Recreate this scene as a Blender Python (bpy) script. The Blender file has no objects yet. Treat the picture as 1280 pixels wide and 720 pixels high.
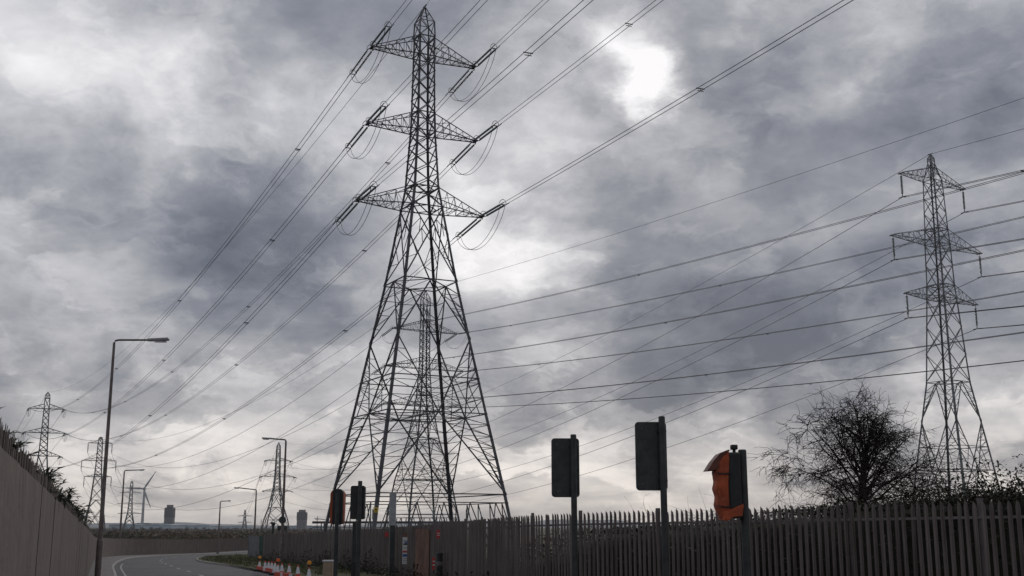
import bpy, bmesh, math, random
from mathutils import Vector, Matrix
random.seed(7)
sc = bpy.context.scene
C = sc.collection
F = 1430.0; TH = math.radians(11.77); EYE = 1.7
ct, st = math.cos(TH), math.sin(TH)

# ------------------------------------------------------------------ camera
cd = bpy.data.cameras.new('camera'); cam = bpy.data.objects.new('camera', cd); C.objects.link(cam)
cam.location = (0, 0, EYE); cam.rotation_euler = (math.pi/2 + TH, 0, 0)
cd.sensor_width = 36; cd.lens = F/1280*36; cd.clip_start = 0.1; cd.clip_end = 20000
sc.camera = cam

def at(px, py, Y):
    ry = ct - st*(360-py)/F; rz = st + ct*(360-py)/F; rx = (px-640)/F
    k = Y/ry
    return Vector((rx*k, Y, EYE + rz*k))
def dirpx(px, py):
    v = at(px, py, 1.0) - Vector((0, 0, EYE)); return v.normalized()
def gz(y):
    return -0.0135*max(-30.0, min(y, 180.0))
def gpt(px, Y, dz=0.0):
    """point on the ground at depth Y under pixel column px (measured near the horizon)"""
    z = gz(Y); D = Y*ct + (z-EYE)*st
    return Vector(((px-640)/F*D, Y, z+dz))

# ------------------------------------------------------------------ materials
def mat(name, col, rough=0.7, metal=0.0, scale=6.0, amt=0.25, bump=0.0, col2=None, spec=0.5, detail=6, bscale=None, streak=None):
    m = bpy.data.materials.new(name); m.use_nodes = True
    nt = m.node_tree; N = nt.nodes; L = nt.links
    b = N['Principled BSDF']
    b.inputs['Roughness'].default_value = rough; b.inputs['Metallic'].default_value = metal
    b.inputs['Specular IOR Level'].default_value = spec
    tc = N.new('ShaderNodeTexCoord')
    nz = N.new('ShaderNodeTexNoise'); nz.inputs['Scale'].default_value = scale; nz.inputs['Detail'].default_value = detail
    nz.inputs['Roughness'].default_value = 0.65
    if streak:
        mp = N.new('ShaderNodeMapping'); mp.inputs['Scale'].default_value = streak
        L.new(tc.outputs['Object'], mp.inputs['Vector']); L.new(mp.outputs[0], nz.inputs['Vector'])
    else: L.new(tc.outputs['Object'], nz.inputs['Vector'])
    cr = N.new('ShaderNodeValToRGB')
    c2 = col2 if col2 else tuple(c*(1-amt) for c in col)
    c1 = col if col2 else tuple(min(1, c*(1+amt)) for c in col)
    cr.color_ramp.elements[0].position = 0.35; cr.color_ramp.elements[1].position = 0.65
    cr.color_ramp.elements[0].color = (*c2, 1); cr.color_ramp.elements[1].color = (*c1, 1)
    L.new(nz.outputs['Fac'], cr.inputs['Fac']); L.new(cr.outputs['Color'], b.inputs['Base Color'])
    if bump > 0:
        n2 = N.new('ShaderNodeTexNoise'); n2.inputs['Scale'].default_value = bscale or scale*6; n2.inputs['Detail'].default_value = 5
        L.new(tc.outputs['Object'], n2.inputs['Vector'])
        bp = N.new('ShaderNodeBump'); bp.inputs['Strength'].default_value = bump; bp.inputs['Distance'].default_value = 0.05
        L.new(n2.outputs['Fac'], bp.inputs['Height']); L.new(bp.outputs['Normal'], b.inputs['Normal'])
    return m
M = {}
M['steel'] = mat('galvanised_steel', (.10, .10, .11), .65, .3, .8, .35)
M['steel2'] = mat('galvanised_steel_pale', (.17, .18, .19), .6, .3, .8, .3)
M['steel_far'] = mat('galvanised_steel_weathered', (.13, .13, .14), .7, .2, .5, .3)
M['wire'] = mat('aluminium_conductor', (.10, .10, .11), .6, .4, 1, .2)
M['glass'] = mat('porcelain_insulator', (.20, .25, .25), .3, 0, 8, .3)
M['pole'] = mat('lamp_pole_steel', (.17, .14, .13), .6, .4, 3, .3)
M['lamp'] = mat('lamp_head_grey', (.30, .31, .32), .5, 0, 8, .2)
M['black'] = mat('black_plastic', (.013, .014, .015), .55, 0, 20, .35, .15)
M['signal_back'] = mat('signal_board_black', (.030, .034, .034), .5, 0, 5, .45)
M['rim'] = mat('white_rim', (.6, .6, .62), .5, 0, 10, .1)
M['orange'] = mat('orange_cover_fabric', (.36, .068, .020), .7, 0, 5, .3, .5, bscale=10)
M['orange_dark'] = mat('orange_cover_lining', (.11, .035, .022), .7, 0, 9, .4)
M['pale_l'] = mat('weathered_palisade_left', (.12, .098, .085), .85, .1, 1.4, .4, .2, spec=.3)
M['pale_r'] = mat('weathered_palisade_right', (.205, .175, .165), .75, .1, 1.0, .3, .2, spec=.3, col2=(.085, .068, .062), streak=(7.5, 7.5, .4))
M['wall'] = mat('weathered_wall_sheet', (.145, .112, .098), .85, 0, 1.0, .3, .35, col2=(.10, .078, .067), spec=.3, bscale=7, streak=(1.6, 1.6, 1.1))
M['rust'] = mat('rusty_board', (.16, .085, .06), .8, 0, 1.2, .4, .3)
M['post'] = mat('fence_post_steel', (.15, .13, .13), .7, .2, 2, .3)
M['asphalt'] = mat('asphalt', (.050, .047, .052), .75, 0, .35, .45, .4, bscale=60, spec=.4)
M['pavement'] = mat('footway_asphalt', (.15, .135, .13), .8, 0, 1.2, .3, .4, bscale=50)
M['kerb'] = mat('kerb_concrete', (.30, .28, .26), .8, 0, 3, .25, .2)
M['paint'] = mat('road_paint_worn', (.38, .38, .37), .6, 0, 9, .3, col2=(.16, .16, .16))
M['ground'] = mat('rough_ground', (.085, .050, .032), .95, 0, .03, .3, .5, col2=(.055, .062, .025), detail=10, bscale=.6, spec=.1)
M['grass'] = mat('verge_grass', (.075, .085, .028), .9, 0, .9, .3, .6, col2=(.06, .045, .025), spec=.1)
M['blade'] = mat('grass_blades', (.07, .10, .03), .8, 0, 1.5, .3, col2=(.10, .085, .04), spec=.2)
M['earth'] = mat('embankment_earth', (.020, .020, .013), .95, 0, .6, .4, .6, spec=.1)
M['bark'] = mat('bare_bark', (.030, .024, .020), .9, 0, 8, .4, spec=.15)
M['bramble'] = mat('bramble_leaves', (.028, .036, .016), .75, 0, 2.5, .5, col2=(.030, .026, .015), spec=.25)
M['leaf'] = mat('buddleia_leaves', (.045, .058, .035), .7, 0, 4, .4, spec=.25)
M['scrub'] = mat('scrub', (.10, .045, .028), .95, 0, .012, .4, col2=(.045, .050, .022), spec=.1)
M['shed'] = mat('pale_cladding', (.36, .45, .52), .6, 0, .02, .2)
M['shedroof'] = mat('dark_roofing', (.07, .08, .09), .7, 0, .05, .3)
M['tblock_dark'] = mat('dark_brickwork', (.030, .028, .036), .8, 0, .2, .3)
M['tblock_pale'] = mat('pale_panel', (.13, .12, .12), .8, 0, .2, .2)
M['window'] = mat('window_glass', (.04, .05, .06), .2, 0, 1, .2)
M['turbine'] = mat('turbine_grey', (.33, .35, .37), .5, 0, .1, .1)
M['cone_red'] = mat('cone_red', (.62, .07, .03), .5, 0, 20, .2)
M['cone_white'] = mat('cone_white', (.72, .72, .74), .5, 0, 20, .1)
M['amber'] = mat('amber_lens', (.85, .33, .02), .3, 0, 20, .15)
M['amber_red'] = mat('red_orange_lens', (.85, .14, .02), .3, 0, 20, .15)
M['yellow'] = mat('yellow_sign', (.75, .52, .03), .5, 0, 10, .1)
M['white'] = mat('white_sign', (.62, .63, .62), .5, 0, 10, .1)
M['blue'] = mat('blue_print', (.03, .10, .35), .5, 0, 10, .1)
M['red'] = mat('red_print', (.45, .03, .035), .5, 0, 10, .1)
M['beige'] = mat('beige_plastic', (.33, .25, .17), .6, 0, 6, .2, .1)
M['greypaint'] = mat('pale_grey_paint', (.30, .32, .33), .6, 0, 5, .2)
M['greenmesh'] = mat('green_mesh', (.03, .09, .07), .7, 0, 3, .3)
M['gate'] = mat('grey_gate_sheet', (.11, .12, .135), .6, 0, 1, .2)
M['hill'] = mat('distant_hill', (.07, .08, .09), .9, 0, .004, .3)

# ------------------------------------------------------------------ object helpers
def obj(name, bm, m, parent=None, smooth=False):
    me = bpy.data.meshes.new(name)
    if smooth:
        for f in bm.faces: f.smooth = True
    bm.to_mesh(me); bm.free()
    ms = m if isinstance(m, (list, tuple)) else [m]
    for x in ms: me.materials.append(x)
    o = bpy.data.objects.new(name, me); C.objects.link(o)
    if parent: o.parent = parent
    return o
def tag(o, label, cat, group=None, kind=None):
    if label: o['label'] = label
    if cat: o['category'] = cat
    if group: o['group'] = group
    if kind: o['kind'] = kind
    return o
def thing(name, label, cat, loc=(0, 0, 0), rz=0, group=None):
    o = bpy.data.objects.new(name, None); C.objects.link(o)
    o.location = loc; o.rotation_euler = (0, 0, rz); o.empty_display_size = .3
    return tag(o, label, cat, group)
def struct(name, bm, m, smooth=False):
    o = obj(name, bm, m, smooth=smooth); o['kind'] = 'structure'; return o
def copy_tree(o, loc, label=None, rz=None):
    r = o.copy(); C.objects.link(r); r.location = loc
    if rz is not None: r.rotation_euler = (0, 0, rz)
    if label: r['label'] = label
    for ch in list(o.children):
        c = ch.copy(); C.objects.link(c); c.parent = r
        for g in list(ch.children):
            d = g.copy(); C.objects.link(d); d.parent = c
    return r
BM = bmesh.new
def bar(bm, a, b, w, d=None, up=None):
    a = Vector(a); b = Vector(b); t = b-a
    if t.length < 1e-6: return
    t.normalize()
    u = Vector(up) if up else (Vector((0, 0, 1)) if abs(t.z) < .9 else Vector((1, 0, 0)))
    s = t.cross(u).normalized(); n = s.cross(t).normalized()
    d = w if d is None else d
    vs = []
    for p in (a, b):
        for i, j in ((-1, -1), (1, -1), (1, 1), (-1, 1)):
            vs.append(bm.verts.new(p + s*(i*w/2) + n*(j*d/2)))
    for q in ((0, 1, 5, 4), (1, 2, 6, 5), (2, 3, 7, 6), (3, 0, 4, 7), (3, 2, 1, 0), (4, 5, 6, 7)):
        bm.faces.new([vs[k] for k in q])
def angle_bar(bm, a, b, w, c):
    """rolled L section from a to b; flanges point towards point c"""
    a = Vector(a); b = Vector(b); t = (b-a).normalized()
    inw = Vector(c)-a; inw -= t*inw.dot(t); inw.normalize()
    s = t.cross(inw).normalized()
    e1 = (inw+s).normalized(); e2 = (inw-s).normalized(); th = w*.16
    prof = [(0, 0), (w, 0), (w, th), (th, th), (th, w), (0, w)]
    r = [[bm.verts.new(p + e1*x + e2*y) for x, y in prof] for p in (a, b)]
    n = 6
    for i in range(n):
        bm.faces.new((r[0][i], r[0][(i+1) % n], r[1][(i+1) % n], r[1][i]))
    bm.faces.new(r[0][::-1]); bm.faces.new(r[1])
def tube(bm, pts, rad, n=6, caps=True):
    pts = [Vector(p) for p in pts]; rings = []
    for i, p in enumerate(pts):
        t = (pts[min(i+1, len(pts)-1)] - pts[max(i-1, 0)]).normalized()
        u = Vector((0, 0, 1)) if abs(t.z) < .95 else Vector((1, 0, 0))
        s = t.cross(u).normalized(); m_ = s.cross(t)
        r = rad[i] if isinstance(rad, (list, tuple)) else rad
        rings.append([bm.verts.new(p + (s*math.cos(2*math.pi*k/n) + m_*math.sin(2*math.pi*k/n))*r) for k in range(n)])
    for a, b in zip(rings, rings[1:]):
        for k in range(n):
            bm.faces.new((a[k], a[(k+1) % n], b[(k+1) % n], b[k]))
    if caps and n > 2:
        bm.faces.new(rings[0][::-1]); bm.faces.new(rings[-1])
def box(bm, c, s, rot=None, bev=0):
    r = bmesh.ops.create_cube(bm, size=1)
    vs = r['verts']; c = Vector(c)
    for v in vs:
        p = Vector((v.co.x*s[0], v.co.y*s[1], v.co.z*s[2]))
        if rot: p = rot @ p
        v.co = c + p
    if bev:
        es = list({e for v in vs for e in v.link_edges})
        bmesh.ops.bevel(bm, geom=es, offset=bev, segments=2, affect='EDGES', profile=.5)
def lathe(bm, prof, c=(0, 0, 0), n=16, axis=None):
    c = Vector(c); q = Vector((0, 0, 1)).rotation_difference(Vector(axis).normalized()) if axis is not None else None
    rings = []
    for r, z in prof:
        ring = []
        for k in range(n):
            p = Vector((r*math.cos(2*math.pi*k/n), r*math.sin(2*math.pi*k/n), z))
            if q: p = q @ p
            ring.append(bm.verts.new(c+p))
        rings.append(ring)
    for a, b in zip(rings, rings[1:]):
        for k in range(n): bm.faces.new((a[k], a[(k+1) % n], b[(k+1) % n], b[k]))
    bm.faces.new(rings[0][::-1]); bm.faces.new(rings[-1])
def prism(bm, outline, y0, y1):
    """outline in x,z extruded along y"""
    a = [bm.verts.new((x, y0, z)) for x, z in outline]; b = [bm.verts.new((x, y1, z)) for x, z in outline]
    n = len(a)
    for i in range(n): bm.faces.new((a[i], a[(i+1) % n], b[(i+1) % n], b[i]))
    bm.faces.new(a[::-1]); bm.faces.new(b)
    bmesh.ops.recalc_face_normals(bm, faces=bm.faces)
def rrect(w, h, r, cx=0, cz=0, n=5):
    out = []
    for (sx, sz, a0) in ((1, 1, 0), (-1, 1, 90), (-1, -1, 180), (1, -1, 270)):
        for k in range(n+1):
            a = math.radians(a0 + 90*k/n)
            out.append((cx + sx*(w/2-r) + r*math.cos(a), cz + sz*(h/2-r) + r*math.sin(a)))
    return out
def lerp(a, b, t): return a + (b-a)*t

# ------------------------------------------------------------------ polylines in plan
def catmull(pts, step=2.75):
    P = [Vector((p[0], p[1])) for p in pts]
    P = [P[0]*2-P[1]] + P + [P[-1]*2-P[-2]]
    fine = []
    for i in range(1, len(P)-2):
        for k in range(40):
            t = k/40
            a, b, c, d = P[i-1], P[i], P[i+1], P[i+2]
            fine.append(0.5*((2*b)+(c-a)*t+(2*a-5*b+4*c-d)*t*t+(3*b-a-3*c+d)*t**3))
    fine.append(P[-2])
    out = [fine[0]]; acc = 0
    for a, b in zip(fine, fine[1:]):
        L = (b-a).length; pos = 0
        while acc + (L-pos) >= step:
            pos += step-acc; acc = 0
            out.append(a+(b-a)*(pos/L))
        acc += L-pos
    if (out[-1]-fine[-1]).length > step*.3: out.append(fine[-1])
    return out
LEFT_F = [(1.0, -6), (-.85, .6), (-2.91, 6.5), (-10.0, 26.8), (-20.6, 57), (-31.5, 88), (-42.5, 120), (-48.0, 142), (-48.6, 160), (-47.5, 185), (-42, 215), (-30, 245)]
RIGHT_F = [(12.6, 17.8), (9.45, 21.1), (6.24, 24.8), (3.56, 28.3), (-.12, 35), (-6.4, 61), (-13.8, 84), (-22.7, 107)]

# ------------------------------------------------------------------ ground and road
def grid_ground():
    bm = BM()
    xs = [-9000, -3000, -1000, -400, -150, -60, -30, -15, 0, 15, 30, 60, 150, 400, 1000, 3000, 9000]
    ys = [-3000, -600, -100, -30, -10, 0, 10, 20, 40, 60, 80, 100, 130, 160, 180, 200, 300, 500, 900, 1500, 2500, 4500, 9000]
    G = [[bm.verts.new((x, y, gz(y)-0.012)) for x in xs] for y in ys]
    for i in range(len(ys)-1):
        for j in range(len(xs)-1):
            bm.faces.new((G[i][j], G[i][j+1], G[i+1][j+1], G[i+1][j]))
    return struct('ground', bm, M['ground'])
grid_ground()
KL = [(1.4, -8), (.3, 0), (-3.3, 11), (-7.3, 22), (-19.1, 57), (-29.7, 88), (-40.0, 122), (-44.3, 142), (-45.2, 160), (-44, 185), (-38.5, 213), (-27, 240)]
KR = [(9.2, -8), (7.0, 0), (3.8, 11), (.3, 22), (-9.8, 56), (-19.6, 83), (-28.5, 107), (-35.2, 133), (-37.2, 155), (-36.6, 185), (-33, 208), (-22, 232)]
def ribbon(A, B, dz, n=140):
    bm = BM()
    def res(P):
        f = catmull(P, .5); return [f[int(k*(len(f)-1)/n)] for k in range(n+1)]
    a, b = res(A), res(B)
    rows = []
    for p, q in zip(a, b):
        rows.append([bm.verts.new((lerp(p, q, t).x, lerp(p, q, t).y, gz(lerp(p, q, t).y)+dz)) for t in (0, .33, .66, 1)])
    for r, s in zip(rows, rows[1:]):
        for k in range(3): bm.faces.new((r[k], r[k+1], s[k+1], s[k]))
    bmesh.ops.recalc_face_normals(bm, faces=bm.faces)
    return bm
struct('road', ribbon(KL, KR, 0.0), M['asphalt'])
def offset(P, d):
    out = []
    for i, p in enumerate(P):
        a = Vector(P[max(i-1, 0)]); b = Vector(P[min(i+1, len(P)-1)]); t = (b-a).normalized()
        out.append((p[0]-t.y*d, p[1]+t.x*d))
    return out
def kerb(name, P, side):
    bm = BM(); f = catmull(P, 1.0)
    prev = None
    for i, p in enumerate(f):
        t = (f[min(i+1, len(f)-1)]-f[max(i-1, 0)]).normalized(); n = Vector((-t.y, t.x))*side
        z = gz(p.y)
        r = [bm.verts.new((p.x, p.y, z-.05)), bm.verts.new((p.x+n.x*.01, p.y+n.y*.01, z+.11)), bm.verts.new((p.x+n.x*.03, p.y+n.y*.03, z+.125)),
             bm.verts.new((p.x+n.x*.14, p.y+n.y*.14, z+.125)), bm.verts.new((p.x+n.x*.14, p.y+n.y*.14, z-.05))]
        if prev:
            for k in range(4): bm.faces.new((prev[k], prev[k+1], r[k+1], r[k]))
        prev = r
    bmesh.ops.recalc_face_normals(bm, faces=bm.faces)
    return struct(name, bm, M['kerb'])
kerb('kerb', KL, 1); kerb('kerb', KR, -1)
struct('pavement', ribbon(offset(KL, .14), [(x+.1, y) for x, y in LEFT_F], .115), M['pavement'])
# right-hand footway from the camera to the bend, then a grass verge
RFW = [(x, y) for x, y in KR if y <= 84]
RO = [(15, -8), (12.5, 0), (9.6, 14), (6.0, 22.5), (-7.4, 60), (-14.6, 84)]
struct('pavement', ribbon(offset(RFW, -.14), RO, .115), M['pavement'])
struct('verge', ribbon([(-9.2+3, 46), (-10.6, 57.5), (-20.0, 84), (-28.3, 107), (-35.0, 133), (-37.0, 155), (-36.4, 185)],
                       [(-3.2, 46), (-7.6, 62), (-15.2, 84), (-23.5, 107), (-27, 133), (-28, 155), (-28, 185)], .13), M['grass'])
# painted marks
bm = BM()
cl = catmull([tuple(lerp(Vector(a), Vector(b), .5)) for a, b in zip(KL, KR)], 1.0)
for i in range(0, len(cl)-4, 9):
    for j in range(3):
        a, b = cl[i+j], cl[i+j+1]; t = (b-a).normalized(); n = Vector((-t.y, t.x))*.07
        bm.faces.new([bm.verts.new((q.x, q.y, gz(q.y)+.005)) for q in (a-n, b-n, b+n, a+n)])
el = catmull(offset(KL, -.45), 1.0)
for a, b in zip(el[:110], el[1:111]):
    t = (b-a).normalized(); n = Vector((-t.y, t.x))*.05
    bm.faces.new([bm.verts.new((q.x, q.y, gz(q.y)+.005)) for q in (a-n, b-n, b+n, a+n)])
struct('road_marking', bm, M['paint'])

# ------------------------------------------------------------------ palisade fences
def pale(bm, p, t, n, h, z0, near=True, lean=0, W=1.0):
    cols = [(-.035, 0, -.13), (-.021, .004, -.05), (-.012, .026, -.035), (0, .028, .0), (.012, .026, -.035), (.021, .004, -.05), (.035, 0, -.13)] if near else \
           [(-.035, 0, -.1), (0, .026, 0), (.035, 0, -.1)]
    F_, B_ = [], []
    for (u, v, dz) in cols:
        for lst, off in ((F_, .0035), (B_, 0)):
            q = p + t*u*W + n*(v+off)
            top = h+dz
            q2 = q + n*lean + t*(lean*.7)
            lst.append((bm.verts.new((q.x, q.y, z0+.06)), bm.verts.new((q2.x, q2.y, z0+top))))
    k = len(cols)
    for i in range(k-1):
        bm.faces.new((F_[i][0], F_[i+1][0], F_[i+1][1], F_[i][1]))
        bm.faces.new((B_[i+1][0], B_[i][0], B_[i][1], B_[i+1][1]))
        bm.faces.new((F_[i][1], F_[i+1][1], B_[i+1][1], B_[i][1]))
    bm.faces.new((B_[0][0], F_[0][0], F_[0][1], B_[0][1])); bm.faces.new((F_[-1][0], B_[-1][0], B_[-1][1], F_[-1][1]))
def fence(name, label, ctrl, side, H, mp, pitch=.155, rail_front=False, tall_post=0.0, post_front=False):
    """side: +1 pales face to the left of the travel direction"""
    root = thing(name, label, 'fence')
    nodes = catmull(ctrl, 2.79)
    for bi, (a, b) in enumerate(zip(nodes, nodes[1:])):
        t = (b-a).normalized(); n = Vector((-t.y, t.x))*side
        bm = BM(); L = (b-a).length; k = max(1, int(L/pitch))
        near = (a.length < 75); W = 1.3
        for i in range(k):
            p = lerp(a, b, (i+.5)/k) + t*random.uniform(-.004, .004)
            pale(bm, p + n*.03, t, n, H+random.uniform(-.02, .02), gz(p.y)+.12, near, random.uniform(-.006, .006)*(7 if random.random() < .05 and not rail_front else 1), W)
        obj('pale_panel', bm, mp, root)
        for z in (.42, H-(.2 if rail_front else .32)):
            bm = BM()
            off = n*(.066 if rail_front else .005)
            a2, b2 = a+off, b+off
            bar(bm, (a2.x, a2.y, gz(a2.y)+.12+z), (b2.x, b2.y, gz(b2.y)+.12+z), .012 if rail_front else .05, .025 if rail_front else .05)
            obj('rail', bm, M['post'] if not rail_front else M['bark'], root)
        if rail_front:
            bm = BM(); m_ = 6; prev = None; hs = 2.05
            for k_ in range(m_+1):
                q = lerp(a, b, .004+.992*k_/m_)+n*(.075+.006*math.sin(k_*2.1+bi)); z_ = gz(q.y)+.12
                rr = [bm.verts.new((q.x+n.x*o_, q.y+n.y*o_, z_+zz)) for o_, zz in ((0, -.08), (.012, -.08), (.012, hs), (0, hs))]
                if prev:
                    for j_ in range(4): bm.faces.new((prev[j_], prev[(j_+1) % 4], rr[(j_+1) % 4], rr[j_]))
                else: bm.faces.new(rr)
                prev = rr
            bm.faces.new(prev[::-1]); bmesh.ops.recalc_face_normals(bm, faces=bm.faces)
            obj('sheet', bm, M['wall'], root)
        bm = BM()
        q = a + n*(.10 if post_front else -.045)
        box(bm, (q.x, q.y, gz(q.y)+.1+(H+tall_post)/2), (.1, .06, H+tall_post), Matrix.Rotation(math.atan2(t.y, t.x), 3, 'Z'))
        obj('post', bm, M['post'], root)
    return root
FL = fence('palisade_fence', 'solid brown-grey fence with pointed pale tops along the left side of the road', LEFT_F, -1, 2.2, M['pale_l'], pitch=.09, rail_front=True)
FR = fence('palisade_fence', 'brown-grey palisade fence behind the traffic signals on the right, under the big pylon', RIGHT_F, 1, 2.36, M['pale_r'], tall_post=.06)

# embankment behind the right fence
bm = BM()
rf = catmull([(22, 8)] + RIGHT_F[:6] + [(-9, 70)], 1.5)
prev = None
def bank_top(y):
    ks = [(0, 2.45), (22, 2.32), (25, 2.12), (29, 1.75), (33, 1.55), (38, .9), (45, .0), (60, -.9), (80, -1.2)]
    for (a, za), (b, zb) in zip(ks, ks[1:]):
        if a <= y <= b: return za+(zb-za)*(y-a)/(b-a)
    return -1.2
hedge_line = []
for i, p in enumerate(rf):
    t = (rf[min(i+1, len(rf)-1)]-rf[max(i-1, 0)]).normalized(); n = Vector((t.y, -t.x))
    zt = bank_top(p.y)
    r = []
    for off, f in ((.5, 0), (1.0, .55), (1.7, .85), (2.6, 1), (6, 1), (14, .3), (22, -.2)):
        g = gz(p.y); z = g-.05+(zt-g)*f + (random.uniform(-.08, .08) if .3 < f else 0)
        q = p+n*off; r.append(bm.verts.new((q.x, q.y, z)))
    hedge_line.append((p, n, zt))
    if prev:
        for k in range(6): bm.faces.new((prev[k], r[k], r[k+1], prev[k+1]))
    prev = r
bmesh.ops.recalc_face_normals(bm, faces=bm.faces)
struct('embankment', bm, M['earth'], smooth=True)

def leaf(bm, p, size, d=None, w=.45, curl=.2):
    d = d or Vector((random.gauss(0, 1), random.gauss(0, 1), random.gauss(0, .7))).normalized()
    s = d.cross(Vector((random.gauss(0, .3), random.gauss(0, .3), 1))).normalized()
    nrm = s.cross(d)
    a = p; b = p+d*size*.5+s*size*w*.5+nrm*size*curl*.5; c = p+d*size; e = p+d*size*.5-s*size*w*.5+nrm*size*curl*.5
    m1 = p+d*size*.5+nrm*size*curl*.3
    va, vb, vc, ve, vm = [bm.verts.new(x) for x in (a, b, c, e, m1)]
    bm.faces.new((va, vb, vm)); bm.faces.new((vb, vc, vm)); bm.faces.new((vc, ve, vm)); bm.faces.new((ve, va, vm))
def stem(bm, p, d, L, r, segs=6, droop=.1, wob=.15, n=3):
    pts = [p.copy()]; d = d.normalized(); rs = [r]
    for i in range(segs):
        d = (d+Vector((random.gauss(0, wob), random.gauss(0, wob), random.gauss(0, wob)-droop))).normalized()
        p = p+d*(L/segs); pts.append(p.copy()); rs.append(max(r*(1-(i+1)/segs*.8), .0022))
    tube(bm, pts, rs, n, caps=False)
    return pts
# bramble hedge: leaves and arching canes
bm = BM(); bc = BM()
for (p, n, zt) in hedge_line:
    if p.y > 46: continue
    leafy = 1.0 if p.x > 7.0 else (.5 if p.x > 5.5 else .22)
    for k in range(int(3200*leafy)):
        off = random.uniform(.7, 4.0); along = Vector((-n.y, n.x))*random.uniform(-.8, .8)
        q = p+n*off+along
        hgt = random.random()**2.4*(.50 if p.x > 7.0 else .10)*(1+.6*math.sin(q.x*2.3+q.y*1.1)+.35*math.sin(q.x*6.1-q.y*3.7))
        leaf(bm, Vector((q.x, q.y, zt-.08+hgt)), random.uniform(.06, .12))
    for k in range(int(300)):
        off = random.uniform(.35, 1.4); al = Vector((-n.y, n.x))*random.uniform(-.8, .8); q = p+n*off+al
        leaf(bm, Vector((q.x, q.y, gz(q.y)+random.uniform(.1, 1.0)*(zt-gz(q.y)))), random.uniform(.07, .15))
    for k in range(16 if p.x > 1.5 else 4):
        off = random.uniform(.6, 3.0); q = p+n*off
        d = Vector((random.uniform(-1, 1), random.uniform(-.6, .6), random.uniform(.25, .95)))
        stem(bc, Vector((q.x, q.y, zt-.15)), d, random.uniform(.7, 1.7), .007, 8, random.uniform(.12, .24), .1)
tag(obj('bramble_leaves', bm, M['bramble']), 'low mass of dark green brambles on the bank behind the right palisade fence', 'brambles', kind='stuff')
tag(obj('bramble_canes', bc, M['bark']), 'tangle of thin arching bramble canes above the right palisade fence', 'brambles', kind='stuff')

# ------------------------------------------------------------------ the bare tree
def make_tree():
    root = thing('bare_tree', 'bare round-crowned thorn tree with a dense tangle of twigs behind the right fence', 'tree', gpt(1083, 33.5))
    base = Vector((0, 0, bank_top(25)-gz(33.5)-.6))
    bt, bb, bw = BM(), BM(), BM()
    rnd = random.Random(31)
    def br(bm, p, d, L, r, segs, droop, wob, n):
        pts = [p.copy()]; d = d.normalized(); rs = [r]; ds = [d]
        for i in range(segs):
            d = (d+Vector((rnd.gauss(0, wob), rnd.gauss(0, wob), rnd.gauss(0, wob)-droop))).normalized()
            p = p+d*(L/segs); pts.append(p.copy()); rs.append(max(r*(1-(i+1)/segs*.78), .0042)); ds.append(d)
        tube(bm, pts, rs, n, caps=False); return pts, ds, rs
    tp, td, tr = br(bt, base, Vector((.02, 0, 1)), 2.5, .19, 6, 0, .05, 8)
    mains = []
    for k in range(54):
        a = k*2.4+rnd.uniform(-.4, .4); i = (1, 3, 2, 4, 1, 5, 2, 3, 6)[k % 9]
        el = rnd.uniform(-.15, .95)+.06*i
        d = Vector((math.cos(a)*math.cos(el), math.sin(a)*math.cos(el), math.sin(el)))
        # reach to a rounded crown envelope
        cz = base.z+1.45; L = .2
        while L < 3.2:
            e = tp[i]+d*L
            if (e.x**2+e.y**2)/2.5**2+((e.z-cz)/2.15)**2 > 1: break
            L += .05
        mains.append(br(bb, tp[i], d+Vector((0, 0, .16)), L*rnd.uniform(.85, 1.0), .016+.020*rnd.random()+(.012 if el > .7 else 0), 10, .045, .10, 5))
    for pts, ds, rs in mains:
        for j in range(int(4+4.2*(pts[-1]-pts[0]).length)):
            i = rnd.randint(3, len(pts)-1)
            dd = (ds[i]*.8+Vector((rnd.gauss(0, .75), rnd.gauss(0, .75), rnd.gauss(.15, .5)))).normalized()
            p2, d2, r2 = br(bb, pts[i], dd, rnd.uniform(.35, .95), max(rs[i]*.45, .010), 7, .07, .17, 3)
            for q in range(7):
                m = rnd.randint(2, len(p2)-1)
                d3 = (d2[m]*.8+Vector((rnd.gauss(0, .8), rnd.gauss(0, .8), rnd.gauss(0, .5)))).normalized()
                p4, d4, r4 = br(bw, p2[m], d3, rnd.uniform(.18, .55), .0085, 4, .09, .25, 3)
                if rnd.random() < .5:
                    m = rnd.randint(1, len(p4)-1)
                    br(bw, p4[m], (d4[m]+Vector((rnd.gauss(0, .8), rnd.gauss(0, .8), rnd.gauss(0, .6)))), rnd.uniform(.12, .3), .006, 3, .05, .2, 3)
    for k in range(5):   # a few stray upright shoots
        pts, ds, rs = rnd.choice(mains); br(bw, pts[-3], Vector((rnd.gauss(0, .3), rnd.gauss(0, .3), 1)), rnd.uniform(.5, .8), .007, 5, 0, .08, 3)
    obj('trunk', bt, M['bark'], root); obj('branches', bb, M['bark'], root); obj('crown', bw, M['bark'], root)
    return root
make_tree()

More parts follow.
